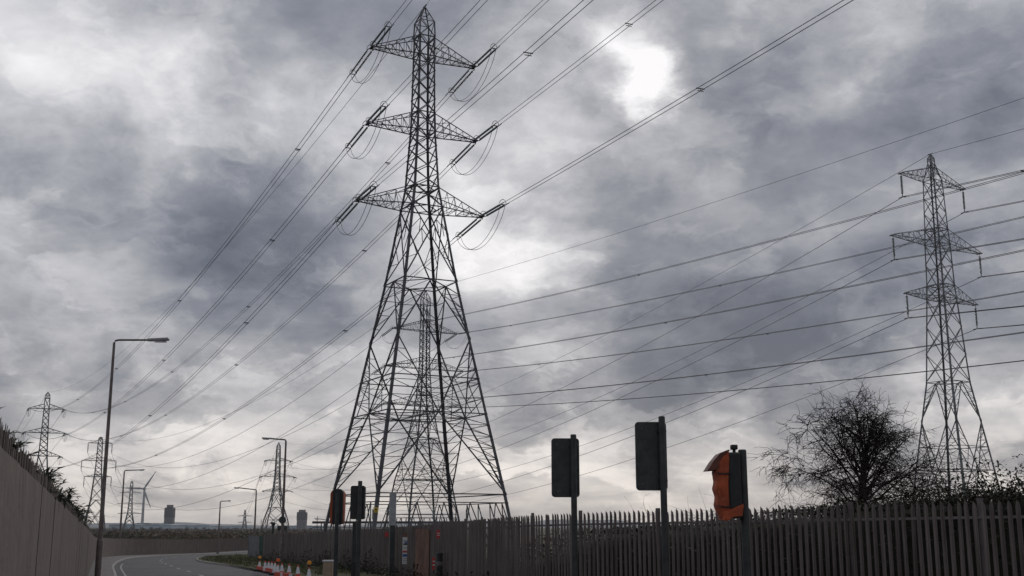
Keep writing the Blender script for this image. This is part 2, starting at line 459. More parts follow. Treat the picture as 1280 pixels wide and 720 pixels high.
# buddleia shrubs over the left fence
def lf_at(y):
    f = catmull(LEFT_F, .25); return min(f, key=lambda p: abs(p.y-y))
def shrub(label, y0, y1, n, hgt, lsz, behind=.12, drop=.1):
    c0 = lf_at((y0+y1)/2); c = Vector((c0.x-behind, c0.y, gz(c0.y)+2.3))
    root = thing('shrub', label, 'shrub', c)
    bs, bl = BM(), BM()
    for k in range(n):
        p = lf_at(random.uniform(y0, y1)); o = Vector((p.x-behind-random.uniform(0, .15), p.y, gz(p.y)+2.3-drop))-c
        d = Vector((random.uniform(-.2, .9), random.uniform(-.3, .6), random.uniform(.6, 1.2)))
        pts = stem(bs, o, d, random.uniform(.45, 1)*hgt, .006, 7, .16, .1, 4)
        for i in range(2, len(pts)):
            for s in range(3):
                dd = (pts[i]-pts[i-1]).normalized()+Vector((random.gauss(.2, .6), random.gauss(0, .5), random.gauss(-.1, .35)))
                leaf(bl, pts[i], random.uniform(.6, 1.1)*lsz, dd.normalized(), .26, .25)
    obj('stem', bs, M['bark'], root); obj('foliage', bl, M['leaf'], root)
    return root
shrub('shrub with long drooping leaves poking over the tall near end of the left fence', 6.6, 9.4, 60, .30, .08)
shrub('leafy shrub over the left fence, halfway down its slope towards the tall lamp post', 11.0, 16.5, 60, .42, .11)
shrub('small dark clump spilling over the left fence right next to the tall lamp post', 19, 34, 60, .5, .15)

# ------------------------------------------------------------------ lattice pylons
def zpx(py, Y):
    return at(640, py, Y).z
def infill(bm, a0, a1, b0, b1, n, w):
    """a0->a1 and b0->b1 meet at a1==b1"""
    pa = [lerp(a0, a1, i/(n+1)) for i in range(n+2)]; pb = [lerp(b0, b1, i/(n+1)) for i in range(n+2)]
    for i in range(1, n+1):
        bar(bm, pa[i], pb[i], w)
    for i in range(0, n):
        if i % 2 == 0: bar(bm, pb[i], pa[i+1], w) if i else bar(bm, pb[i], pa[i+1], w)
        else: bar(bm, pb[i], pa[i+1], w)
class Spec: pass
def spec(px, Y, apex, rot, arms, levels, ins='tension', scale=1.0, name='', thick=1.0, inslen=3.4):
    """arms: (py tip level, half span px, root px height); levels: (py, half width px, panel type below)"""
    S = Spec(); S.px, S.Y = px, Y; S.rot = math.radians(rot); S.ins = ins; S.name = name; S.thick = thick; S.inslen = inslen
    za = zpx(apex, Y); D = Y*ct + (za-EYE)*st
    S.x = (px-640)/F*D; S.z0 = gz(Y) if Y < 5000 else gz(180)
    S.H = za-S.z0
    tx = (px-640)/F; fx = math.cos(S.rot)-tx*math.sin(S.rot); kr = abs(fx)+abs(math.sin(S.rot)+tx*math.cos(S.rot))
    def m(pxw, z): return pxw*(Y*ct+(z-EYE)*st)/F
    S.levels = [(zpx(py, Y)-S.z0, m(hw, zpx(py, Y))/kr, ty) for py, hw, ty in levels]
    S.arms = []
    for py, hs, rp in arms:
        z = zpx(py, Y); S.arms.append((z-S.z0, m(hs, z)/fx, m(rp, z)))
    S.base = Vector((S.x, Y, S.z0))
    S.R = Matrix.Rotation(S.rot, 3, 'Z')
    S.conns = {}   # (arm index, side) -> list of world unit directions
    return S
def tip(S, i, side):
    z, sp, _ = S.arms[i]; return S.base + S.R @ Vector((side*sp, 0, z))
def apexpt(S): return S.base + Vector((0, 0, S.H))
def attach(S, i, side, d, strlen):
    t = tip(S, i, side)
    if S.ins == 'tension': return t + d*strlen
    return t + Vector((0, 0, -S.inslen))

def hw_at(S, z):
    L = S.levels
    for (z1, h1, _), (z2, h2, _) in zip(L, L[1:]):
        if z2 <= z <= z1: return h2+(h1-h2)*(z-z2)/(z1-z2)
    return L[0][1] if z > L[0][0] else L[-1][1]
_ins_cache = {}
def insulator_mesh(L, r, n_disc, seg=8):
    bm = BM(); prof = [(.03, 0), (.03, .18)]
    z = .2; st_ = (L-.4)/n_disc
    for k in range(n_disc):
        prof += [(r*.45, z), (r, z+st_*.35), (r*.95, z+st_*.5), (r*.45, z+st_*.7)]; z += st_
    prof += [(.03, L-.18), (.03, L)]
    lathe(bm, prof, n=seg); return bm
def build_pylon(S, label, m, group, detail=2):
    T = S.thick
    root = thing('pylon', label, 'pylon', S.base, S.rot, group)
    L = S.levels
    def cor(z, h): return [Vector((sx*h, sy*h, z)) for sx, sy in ((-1, -1), (1, -1), (1, 1), (-1, 1))]
    rings = [cor(z, h) for z, h, _ in L]
    # legs
    for c in range(4):
        bm = BM()
        for i in range(len(L)-1):
            w = (.13+.13*(1-L[i][0]/S.H))*T*(1.0 if detail > 1 else .9)
            if detail > 1: angle_bar(bm, rings[i][c], rings[i+1][c], w*1.12, (0, 0, rings[i][c].z))
            else: bar(bm, rings[i][c], rings[i+1][c], w)
        if detail > 1 and L[-1][0] < 1:   # concrete footing is hidden by scrub: short stub only
            p = rings[-1][c]; box(bm, (p.x, p.y, .2), (.7, .7, .5))
        obj('leg', bm, m, root)
    # body bracing
    bm = BM()
    for i in range(len(L)-1):
        z1, h1, ty = L[i]; z2 = L[i+1][0]
        w1 = .085*T; w2 = .05*T
        for c in range(4):
            T0, T1 = rings[i][c], rings[i][(c+1) % 4]; B0, B1 = rings[i+1][c], rings[i+1][(c+1) % 4]
            mt, mb = (T0+T1)/2, (B0+B1)/2
            if 'R' in ty: bar(bm, T0, T1, w1)
            if 'r' in ty:   # trussed ring beam
                bar(bm, T0, T1, w1*1.1)
            t = ty.strip('Rr')
            if t.startswith('x'):      # n stacked X panels
                n = int(t[1:] or 1)
                for k in range(n):
                    # geometric spacing so panels get taller downwards
                    f0, f1 = k/n, (k+1)/n
                    a0, a1 = lerp(T0, B0, f0), lerp(T1, B1, f0); b0, b1 = lerp(T0, B0, f1), lerp(T1, B1, f1)
                    bar(bm, a0, b1, w1*.9); bar(bm, a1, b0, w1*.9)
            elif t.startswith('z'):    # zigzag
                n = int(t[1:] or 1)
                for k in range(n):
                    f0, f1 = k/n, (k+1)/n
                    a0, a1 = lerp(T0, B0, f0), lerp(T1, B1, f0); b0, b1 = lerp(T0, B0, f1), lerp(T1, B1, f1)
                    bar(bm, a0, b1, w1*.8) if (k+c) % 2 else bar(bm, a1, b0, w1*.8)
            elif t == 'X':             # one large X with redundants
                bar(bm, T0, B1, w1*1.1); bar(bm, T1, B0, w1*1.1)
                cx = None
                wt = (T1-T0).length; wb = (B1-B0).length; f = wt/(wt+wb); cx = lerp(T0, B1, f)
                if detail > 1:
                    infill(bm, T0, cx, lerp(T0, B0, f*.98), cx, 1, w2); infill(bm, T1, cx, lerp(T1, B1, f*.98), cx, 1, w2)
                    bar(bm, lerp(T0, B0, f), lerp(B0, cx, .5), w2); bar(bm, lerp(T1, B1, f), lerp(B1, cx, .5), w2)
                    bar(bm, lerp(B0, cx, .5), lerp(B0, T0, .25), w2); bar(bm, lerp(B1, cx, .5), lerp(B1, T1, .25), w2)
            elif t == 'D':             # diamond
                k = .44
                L0, L1 = lerp(T0, B0, k), lerp(T1, B1, k)
                for a in (L0, L1):
                    bar(bm, mt, a, w1*1.15); bar(bm, a, mb, w1*1.15)
                if detail > 1:
                    infill(bm, T0, L0, mt, L0, 3, w2); infill(bm, T1, L1, mt, L1, 3, w2)
                    infill(bm, B0, L0, mb, L0, 4, w2); infill(bm, B1, L1, mb, L1, 4, w2)
                    # intermediate ring at three quarters height
                    q0, q1 = lerp(T0, B0, .74), lerp(T1, B1, .74)
                    e0, e1 = lerp(L0, mb, .54), lerp(L1, mb, .54)
                    bar(bm, q0, q1, w1)
                    # long struts from that ring down to the quarter points
                    bar(bm, lerp(q0, q1, .3), lerp(B0, B1, .16), w2*1.2); bar(bm, lerp(q0, q1, .7), lerp(B0, B1, .84), w2*1.2)
            elif t == 'V':             # inverted V with redundants
                bar(bm, mt, B0, w1*1.2); bar(bm, mt, B1, w1*1.2)
                if detail > 1:
                    infill(bm, T0, B0, mt, B0, 6, w2); infill(bm, T1, B1, mt, B1, 6, w2)
            elif t == 'B':             # base panel: trussed beam then splayed struts
                tt0, tt1 = lerp(T0, B0, .14), lerp(T1, B1, .14)
                bar(bm, tt0, tt1, w1*.9)
                N_ = 5 if detail > 1 else 3
                for k in range(N_):
                    p0 = lerp(tt0, tt1, (k+.5)/N_)
                    bar(bm, p0, lerp(B0, B1, k/N_), w1*.8); bar(bm, p0, lerp(B0, B1, (k+1)/N_), w1*.8)
        # plan bracing at rings
        if 'R' in ty and detail > 1 and h1 > .9:
            r = rings[i]; mids = [(r[c]+r[(c+1) % 4])/2 for c in range(4)]
            for c in range(4): bar(bm, mids[c], mids[(c+1) % 4], w1*.8)
            if h1 > 3: bar(bm, mids[0], mids[2], w1*.7); bar(bm, mids[1], mids[3], w1*.7)
    obj('bracing', bm, m, root)
    # peak
    bm = BM(); top = Vector((0, 0, S.H)); r = rings[0]; h0 = L[0][1]
    sh = S.H-(S.H-L[0][0])*.52
    sh_r = cor(sh, h0*.92)
    for c in range(4):
        bar(bm, r[c], sh_r[c], .1*T); bar(bm, sh_r[c], top+Vector((0, 0, 0)), .09*T)
        bar(bm, sh_r[c], sh_r[(c+1) % 4], .05*T); bar(bm, r[c], sh_r[(c+1) % 4], .05*T); bar(bm, r[(c+1) % 4], sh_r[c], .05*T)
        p = lerp(sh_r[c], top, .5); q = lerp(sh_r[(c+1) % 4], top, .5); bar(bm, p, q, .04*T); bar(bm, sh_r[c], q, .04*T)
    bar(bm, (0, -.35, S.H), (0, .35, S.H), .09*T)
    obj('peak', bm, m, root)
    # crossarms with their insulators
    for ai, (z, sp, rh) in enumerate(S.arms):
        for side in (-1, 1):
            bm = BM()
            hl, hu = hw_at(S, z), hw_at(S, z+rh)
            tp = Vector((side*sp, 0, z)); w = .078*T
            lo = [Vector((side*hl, -hl, z)), Vector((side*hl, hl, z))]; up = [Vector((side*hu, -hu, z+rh)), Vector((side*hu, hu, z+rh))]
            e = Vector((0, .22, 0)); tl = [tp-e, tp+e]
            for k in (0, 1):
                bar(bm, lo[k], tl[k], w); bar(bm, up[k], tl[k]+Vector((0, 0, .1)), w*.85)
                n = 6 if detail > 1 else 3
                for q in range(n):
                    a = lerp(lo[k], tl[k], q/n); b = lerp(up[k], tl[k], (q+1)/n if q < n-1 else 1)
                    c_ = lerp(up[k], tl[k], q/n)
                    if q: bar(bm, a, c_, w*.5)
                    bar(bm, a, b, w*.5)
            for q in range(6 if detail > 1 else 3):
                n = 6 if detail > 1 else 3
                bar(bm, lerp(lo[q % 2], tl[q % 2], q/n), lerp(lo[1-q % 2], tl[1-q % 2], (q+1)/n), w*.5)
                if detail > 1 and q: bar(bm, lerp(lo[0], tl[0], q/n), lerp(lo[1], tl[1], q/n), w*.45)
                if detail > 1 and q < 3: bar(bm, lerp(up[q % 2], tl[q % 2], q/n), lerp(up[1-q % 2], tl[1-q % 2], (q+1)/n), w*.5)
            box(bm, tp, (.22, .7, .12*T))
            bar(bm, lo[0], lo[1], w*.9); bar(bm, up[0], up[1], w*.9)
            arm = obj('crossarm', bm, m, root)
            Ri = S.R.inverted()
            if S.ins == 'tension':
                ends = []
                for d in S.conns.get((ai, side), []):
                    ld = Ri @ d; s = ld.cross(Vector((0, 0, 1))).normalized()
                    for o_ in (-.19, .19):
                        bm = insulator_mesh(4.3, .095*max(1, T*.9), 16 if detail > 1 else 6, 8 if detail > 1 else 5)
                        q = Vector((0, 0, 1)).rotation_difference(ld).to_matrix()
                        off = tp+ld*.45+s*o_
                        for v in bm.verts: v.co = q @ v.co + off
                        obj('insulator_string', bm, M['glass'], root, smooth=True)
                    bm = BM()
                    bar(bm, tp, tp+ld*.45+s*.26, .06*T); bar(bm, tp, tp+ld*.45-s*.26, .06*T)
                    e_ = tp+ld*4.75
                    bar(bm, e_-s*.26, e_+s*.26, .07*T)
                    for o_ in (-.22, .22): bar(bm, e_+s*o_, tp+ld*5.5+s*o_, .06*T)
                    if detail > 1:   # arcing horns
                        for zz in (.5, 4.65):
                            c0 = tp+ld*zz
                            pts = [c0+s*(.3*math.cos(a))*1.0+Vector((0, 0, 1))*(.42*math.sin(a)) - ld*(.12 if zz < 1 else -.12)*math.sin(a) for a in [math.pi*k/8 for k in range(9)]]
                            tube(bm, pts, .025, 4)
                    obj('string_fitting', bm, m, root)
                    ends.append((e_, s))
                if len(ends) == 2:
                    for o_ in (-.2, .2):
                        bm = BM()
                        a, b = ends[0][0]+ends[0][1]*o_, ends[1][0]-ends[1][1]*o_
                        lowp = S.jump if hasattr(S, 'jump') else 2.2
                        pts = []
                        for k in range(17):
                            t = k/16; p = lerp(a, b, t); p = p-Vector((0, 0, lowp*(1-(2*t-1)**2)**.75)); pts.append(p)
                        tube(bm, pts, .022*max(1, T*1.0), 4)
                        obj('jumper_cable', bm, M['wire'], root)
            else:
                bm = insulator_mesh(S.inslen-.25, .15*max(1, T*.9), 14 if detail > 1 else 6, 8 if detail > 1 else 5)
                for v in bm.verts: v.co = tp + Vector((v.co.x, v.co.y, -v.co.z-.1))
                bmesh.ops.reverse_faces(bm, faces=bm.faces)
                obj('insulator_string', bm, M['glass'], root, smooth=True)
                bm = BM(); bar(bm, tp-Vector((0, .5, S.inslen)), tp+Vector((0, .5, -S.inslen)), .09*T)
                bar(bm, tp-Vector((0, 0, S.inslen+.02)), tp-Vector((0, 0, S.inslen-.3)), .09*T)
                obj('string_fitting', bm, m, root)
    return root

P1 = spec(531, 90, 8, 27, [(72, 63.5, 24), (166, 67, 23), (261, 77.5, 25)],
          [(48, 13.5, 'Rx1'), (72, 14, 'Rx4'), (143, 15.5, 'Rx1'), (166, 16.5, 'Rx4'), (236, 22, 'Rx1'), (261, 27, 'RX'), (355, 46, 'RD'),
           (520, 85, 'RV'), (619, 109.5, 'rB'), (693, 126, '')], name='the big pylon', thick=.92)
P2 = spec(1163, 125, 192.5, 34, [(227, 38.5, 17), (306, 54, 19), (374, 43, 17)],
          [(203, 4.5, 'x1'), (227, 12.5, 'Rx3'), (287, 15, 'Rx1'), (306, 16.5, 'Rx2'), (357, 18, 'Rx1'), (374, 19.5, 'Rx3'), (478, 28, 'RD'),
           (588, 50, 'RV'), (677, 66, '')], ins='suspension', name='the right-hand pylon', thick=.82, inslen=2.75)
P3 = spec(532, 209, 363, 30, [(414, 40, 13), (461, 49, 14), (507, 49, 14)],
          [(382, 6.5, 'Rx1'), (414, 6.8, 'Rx4'), (447, 7, 'Rx1'), (461, 7.5, 'Rx4'), (494, 10, 'Rx1'), (507, 12, 'RX'), (548, 20, 'RD'),
           (600, 36, 'RV'), (643, 45, 'rB'), (674, 50, '')], name='the framed distant pylon', thick=1.05)
P4 = spec(60, 373, 490, 24, [(511, 22, 6), (541, 26, 6), (570, 22, 6)],
          [(498, 3.2, 'Rx1'), (511, 3.4, 'Rx3'), (534, 4.0, 'Rx1'), (541, 4.3, 'Rx3'), (563, 5.2, 'Rx1'), (570, 5.6, 'RX'), (600, 9, 'RD'), (645, 20, 'RV'), (668, 24, '')],
          name='the left-hand pylon', thick=1.9)
P5 = spec(126, 540, 546, 24, [(554, 15, 3), (576, 21.5, 4), (596, 17, 3)],
          [(549, 2.6, 'Rx1'), (554, 3, 'Rx3'), (572, 3.5, 'Rx1'), (576, 3.7, 'Rx3'), (593, 4.5, 'Rx1'), (596, 5, 'Rx2'), (625, 7.5, 'RD'), (646, 11.5, 'RV'), (666, 14, '')],
          ins='suspension', name='the pylon by the tall lamp', thick=2.2, inslen=4.6)
P6 = spec(165, 900, 601, 24, [(616, 13, 2), (630, 17, 2), (642, 14, 2)],
          [(605, 1.7, 'x1'), (616, 1.8, 'Rx2'), (628, 2.2, 'x1'), (630, 2.4, 'Rx2'), (640, 3, 'x1'), (642, 3.2, 'RX'), (650, 5, 'RD'), (663, 8, '')],
          name='the pale pylon by the turbine', thick=3.0)
P7 = spec(348.5, 560, 553, 24, [(576, 16, 3.5), (596, 21.5, 4), (614, 18, 3.5)],
          [(562, 2.6, 'Rx1'), (576, 3, 'Rx3'), (592, 3.4, 'Rx1'), (596, 3.6, 'Rx3'), (611, 5, 'Rx1'), (614, 5.5, 'RX'), (634, 9.5, 'RD'), (650, 15, 'RV'), (665, 18, '')],
          name='the pylon beside the middle lamp', thick=2.3)
P8 = spec(306.5, 1500, 637, 24, [(645, 9, 1), (653, 8, 1)],
          [(640, 1, 'x1'), (645, 1.2, 'x2'), (652, 1.6, 'x1'), (653, 1.8, 'x1'), (661.5, 3.2, '')], name='the tiny distant pylon', thick=4.5)
P8.arms = [P8.arms[0], P8.arms[1]]
def virtual(S, az, L, dz=0):
    V = Spec(); V.__dict__.update(S.__dict__); a = math.radians(az)
    V.base = S.base + Vector((-math.sin(a)*L*-1*-1, -math.cos(a)*L, dz)); V.conns = {}; V.name = 'off frame'
    V.rot = S.rot; return V
V1 = virtual(P1, -22.3, 300, 0)
V3 = virtual(P3, -30, 340, 0)
V2 = virtual(P2, -30, 260, 0)
V4 = virtual(P4, -27, -400, -8); V4.base.z = P4.base.z-6
V5 = virtual(P6, -24, -600, 0)

POS = {(0, -1): 'top left', (0, 1): 'top right', (1, -1): 'middle left', (1, 1): 'middle right',
       (2, -1): 'bottom left', (2, 1): 'bottom right'}
def line(A, B, sag, rad, lab_to, twin=True, group=None, esag=None, seg=28, strA=5.5, only=None):
    def para(p, q, s):
        L = (q-p).length; n = seg
        return [lerp(p, q, k/n)-Vector((0, 0, 4*s*(k/n)*(1-k/n))) for k in range(n+1)]
    n_arm = min(len(A.arms), len(B.arms))
    for i in range(n_arm):
        for side in (-1, 1):
            ta, tb = tip(A, i, side), tip(B, i, side)
            L = (tb-ta).length
            dA = (tb-ta+Vector((0, 0, -4*sag))).normalized(); dB = (ta-tb+Vector((0, 0, -4*sag))).normalized()
            A.conns.setdefault((i, side), []).append(dA); B.conns.setdefault((i, side), []).append(dB)
            a = attach(A, i, side, dA, strA); b = attach(B, i, side, dB, strA)
            s = (b-a).cross(Vector((0, 0, 1))).normalized()
            pts = para(a, b, sag)
            label = POS[(i, side)]+' cable from '+A.name+' '+lab_to
            root = thing('power_cable', label, 'power cable', a, 0, group)
            if twin:
                for o_ in (-.2, .2):
                    bm = BM(); tube(bm, [p-a+s*o_ for p in pts], rad, 4); obj('conductor', bm, M['wire'], root, smooth=True)
                gap = 55.0; total = (b-a).length; q = 8.0+7*(i+1)
                while q < total:
                    t = q/total; p = lerp(a, b, t)-Vector((0, 0, 4*sag*t*(1-t)))
                    if p.y > 4:
                        bm = BM(); bar(bm, p-a-s*.27, p-a+s*.27, .045 if rad < .03 else .09); bar(bm, p-a-s*.2-Vector((0, 0, .14)), p-a+s*.2-Vector((0, 0, .14)), .035)
                        bar(bm, p-a, p-a-Vector((0, 0, .14)), .03); obj('spacer', bm, M['wire'], root)
                    q += gap
            else:
                bm = BM(); tube(bm, [p-a for p in pts], rad, 4); obj('conductor', bm, M['wire'], root, smooth=True)
    a, b = apexpt(A), apexpt(B)
    bm = BM(); tube(bm, [p-a for p in para(a, b, esag if esag is not None else sag*.8)], rad*.8, 4)
    o = obj('earth_wire', bm, M['wire'], smooth=True); o.location = a
    tag(o, 'thin peak wire from '+A.name+' '+lab_to, 'earth wire', group)
G = 'overhead cables of the power lines'
line(P1, V1, 3.0, .024, 'rising to the upper right', group=G, seg=40)
line(P1, P4, 10, .030, 'to the left-hand pylon', group=G)
line(P3, V3, 6.0, .028, 'to the right edge', group=G, seg=40)
line(P3, P5, 14, .045, 'to the pylon by the tall lamp', group=G, twin=False)
line(P2, V2, 5, .032, 'past the right edge', group=G, seg=40)
line(P2, P7, 14, .036, 'to the pylon beside the middle lamp', group=G, twin=False)
line(P4, V4, 7, .05, 'away to the left', group=G, twin=False)
line(P5, P6, 7, .06, 'to the pale pylon', group=G, twin=False)
line(P7, P8, 10, .07, 'to the tiny distant pylon', group=G, twin=False)
PG = 'steel lattice pylons of the power lines'
R1 = build_pylon(P1, 'big dark lattice pylon towering left of centre, the largest of all', M['steel'], PG, 2)
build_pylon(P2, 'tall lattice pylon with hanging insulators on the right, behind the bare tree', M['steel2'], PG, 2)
build_pylon(P3, 'lattice pylon in the distance framed between the legs of the big pylon', M['steel'], PG, 2)
build_pylon(P4, 'lattice pylon at the far left rising behind the tall near fence', M['steel_far'], PG, 1)
build_pylon(P5, 'distant lattice pylon with hanging insulators just left of the tall lamp post', M['steel_far'], PG, 1)
build_pylon(P6, 'pale distant lattice pylon beside the wind turbine', M['steel_far'], PG, 1)
build_pylon(P7, 'distant lattice pylon beside the middle lamp post with the round sign', M['steel_far'], PG, 1)
build_pylon(P8, 'tiny far-off lattice pylon left of the middle pylon, near the horizon', M['steel_far'], PG, 1)
# danger sign on the big pylon
bm = BM(); Ri = P1.R.inverted()
wp = at(470, 637.5, 82.5); prism(bm, rrect(.30, .36, .03), -.012, .012)
o = obj('danger_sign', bm, M['yellow'], R1); o.location = Ri @ (wp-P1.base); o.rotation_euler = (0, 0, -P1.rot)
bm = BM(); prism(bm, [(-.10, .0), (.10, .0), (0, .14)], -.018, -.0135); o2 = obj('triangle_symbol', bm, M['black'], o)
bm = BM(); box(bm, (0, -.016, -.06), (.2, .004, .03)); box(bm, (0, -.016, -.12), (.16, .004, .025)); obj('text_line', bm, M['black'], o)

# ------------------------------------------------------------------ street lamps
def street_lamp(label, px, ytop, Y, arm_px, tilt_px=0, r=.085, sign=False, base=True):
    topz = zpx(ytop, Y); D = Y*ct+(topz-EYE)*st; x = (px-640)/F*D; z0 = gz(Y)+.1; H = topz-z0
    root = thing('street_lamp', label, 'street lamp', (x, Y, z0), 0, 'street lamps along the road')
    al = arm_px*D/F; sgn = 1 if al > 0 else -1
    bm = BM()
    lathe(bm, [(r*1.45, 0), (r*1.45, H*.16), (r*1.1, H*.17), (r*.62, H-.12)], n=14)
    obj('pole', bm, M['pole'], root, smooth=False)
    bm = BM(); hl = .85*min(1, abs(al)/2.2)+.1
    tube(bm, [(0, 0, H-.35), (0, 0, H-.12), (sgn*.05, 0, H-.03), (sgn*.2, 0, H), (al-sgn*hl*.8, 0, H+tilt_px*D/F)], r*.5, 8)
    obj('arm', bm, M['pole'], root)
    bm = BM(); hx = al-sgn*hl/2; hz = H+tilt_px*D/F
    box(bm, (hx, 0, hz), (hl, .3, .12), bev=.035)
    for v in bm.verts:
        f = (v.co.x-(al-sgn*hl))/(sgn*hl)
        v.co.y *= .55+.45*min(1, f*1.6); v.co.z += .04*f
    hd = obj('lamp_head', bm, M['lamp'], root)
    bm = BM(); box(bm, (hx+sgn*hl*.12, 0, hz-.075), (hl*.55, .2, .05), bev=.015); obj('lens', bm, M['rim'], hd)
    bm = BM(); box(bm, (0, -r*1.45-.004, .9), (.09, .012, .5)); obj('access_door', bm, M['pole'], root)
    return root, H
street_lamp('tall street lamp standing beside the left fence, its arm reaching right', 143, 425, 50, 68, 0, .088)
l2, H2 = street_lamp('middle street lamp with a round sign low on its pole, its arm reaching left', 357.5, 549.5, 95, -30, 1.3, .12)
street_lamp('street lamp in front of the wind turbine, its arm reaching right', 155.5, 588, 150, 25, .5, .13)
street_lamp('small street lamp at the road bend right of the dark tower, arm reaching right', 275.5, 626.5, 172, 13, .3, .13)
street_lamp('street lamp just left of the middle lamp, its arm reaching left', 320.5, 612, 150, -28, 2, .13)
street_lamp('low far street lamp whose head shows left of the orange-hooded signal', 417, 651, 260, -24, 2.5, .16)
bm = BM(); lathe(bm, [(.30, -.015), (.30, .015)], (0, -.15, zpx(650, 95)-gz(95)-.1), n=24, axis=(0, 1, 0)); obj('sign_plate', bm, M['signal_back'], l2)
# dark kit behind the near end of the far fence
g = at(353.5, 660, 112); root = thing('equipment_cabinet', 'dark box cabinet on a frame below the round sign, above the fence top', 'cabinet', (g.x, g.y, gz(112)))
bm = BM(); box(bm, (0, 0, g.z-gz(112)), (.95, .6, .42), bev=.03); obj('cabinet_body', bm, M['signal_back'], root)
bm = BM()
for s in (-.38, .38): bar(bm, (s, 0, 0), (s, 0, g.z-gz(112)-.2), .07)
bar(bm, (-.38, 0, 1.2), (.38, 0, 1.2), .05); obj('frame', bm, M['steel_far'], root)
g = at(341.5, 656, 112); root = thing('vent_stack', 'small dark T-topped vent standing above the fence left of the cabinet', 'vent', (g.x, g.y, gz(112))); h = g.z-gz(112)
bm = BM(); tube(bm, [(0, 0, 0), (0, 0, h-.1), (0, 0, h+.1)], [.13, .13, .22], 10); obj('pipe', bm, M['signal_back'], root)
bm = BM(); prism(bm, [(-.32, h+.14), (-.2, h+.1), (.2, h+.1), (.32, h+.14), (.12, h+.26), (-.12, h+.26)], -.2, .2); obj('cowl', bm, M['signal_back'], root)

# ------------------------------------------------------------------ traffic signals
def lens_stack(root, x, z, n, y0, sz=.3):
    """signal head facing +y (away from the camera)"""
    bm = BM(); prism(bm, rrect(.32, .33*n, .05, x, z), y0, y0+.2); hd = obj('signal_head', bm, M['black'], root)
    for k in range(n):
        zz = z+(.33*((n-1)/2-k))
        bm = BM(); lathe(bm, [(.105, 0), (.09, .02)], (x, y0+.2, zz), 16, (0, 1, 0)); obj('lens', bm, M[('red', 'amber', 'greenmesh')[k % 3]], hd)
        bm = BM()
        pts = [(math.cos(a), math.sin(a)) for a in [math.radians(-25+230*j/12) for j in range(13)]]
        prev = None
        for cx, cz in pts:
            r = [bm.verts.new((x+.125*cx, y0+.2, zz+.125*cz)), bm.verts.new((x+.12*cx, y0+.2+.2*(.35+.65*max(0, cz)), zz+.12*cz))]
            if prev: bm.faces.new((prev[0], prev[1], r[1], r[0]))
            prev = r
        obj('hood', bm, M['black'], hd)
def pole_mesh(root, x, h, r=.057, cap=True):
    bm = BM(); tube(bm, [(x, 0, 0), (x, 0, h-.015), (x, 0, h)], [r, r, r*.8], 16); obj('pole', bm, M['signal_back'], root, smooth=False)
def board_signal(label, bx0, bx1, y0, y1, pole_px, capy, Y):
    c = at((bx0+bx1)/2, (y0+y1)/2, Y); w = (at(bx1, y0, Y)-at(bx0, y0, Y)).length; h = (at(bx0, y0, Y)-at(bx0, y1, Y)).length
    px_ = at(pole_px, (y0+y1)/2, Y).x; base = Vector((px_, Y-.09, gz(Y)+.11))
    root = thing('traffic_signal', label, 'traffic signal', base, math.radians(2.0), 'traffic signals on dark poles')
    cx, cz = c.x-px_, c.z-base.z
    bm = BM(); prism(bm, rrect(w-.012, h-.012, .06, cx, cz), .085, .100); obj('backing_board', bm, M['signal_back'], root)
    bm = BM(); prism(bm, rrect(w, h, .065, cx, cz), .1005, .106); obj('board_border', bm, M['rim'], root)
    pole_mesh(root, 0, at(pole_px, capy, Y).z-base.z)
    bm = BM()
    for zz in (cz-h*.36, cz+h*.36):
        box(bm, (0, .04, zz), (.15, .10, .045), bev=.008)
    obj('bracket', bm, M['black'], root)
    for s in (cz-h*.36, cz+h*.36):
        pass
    lens_stack(root, cx, cz, 3, .107)
    bm = BM()   # ribs and bolts on the back of the board
    for s in (-.28, .28):
        for zz in (-.4, .4): lathe(bm, [(.012, -.008), (.012, 0)], (cx+s*w, .084, cz+zz*h), 8, (0, -1, 0))
    obj('bolt', bm, M['post'], root)
    return root
board_signal('black signal board on a dark pole, the left and lower of the two boards', 689.5, 724.5, 547.5, 621.5, 716.8, 543.5, 22)
board_signal('black signal board on a dark pole, the right and taller of the two boards', 794.5, 834, 527, 613, 827.5, 521, 19.7)

# orange-hooded signal facing left
Y = 15.0; base = at(930, 620, Y); base = Vector((base.x, Y, gz(Y)+.11))
root = thing('traffic_signal', 'traffic signal side-on with its front wrapped in a torn orange cover, right of both boards', 'traffic signal', base, 0, 'traffic signals on dark poles')
def q(px, py): v = at(px, py, Y)-base; return (v.x, v.z)
pole_mesh(root, 0, q(930, 562)[1], .054)
hx0, hz1 = q(907, 566); hx1, hz0 = q(925, 648)
bm = BM(); box(bm, ((hx0+hx1)/2+.0, 0, (hz0+hz1)/2), (hx1-hx0+.02, .30, hz1-hz0), bev=.03); hd = obj('signal_head', bm, M['black'], root)
bm = BM()
for zz in (hz0+.25, hz1-.25):
    box(bm, (hx1+.012, 0, zz), (.05, .09, .05))
obj('bracket', bm, M['black'], root)
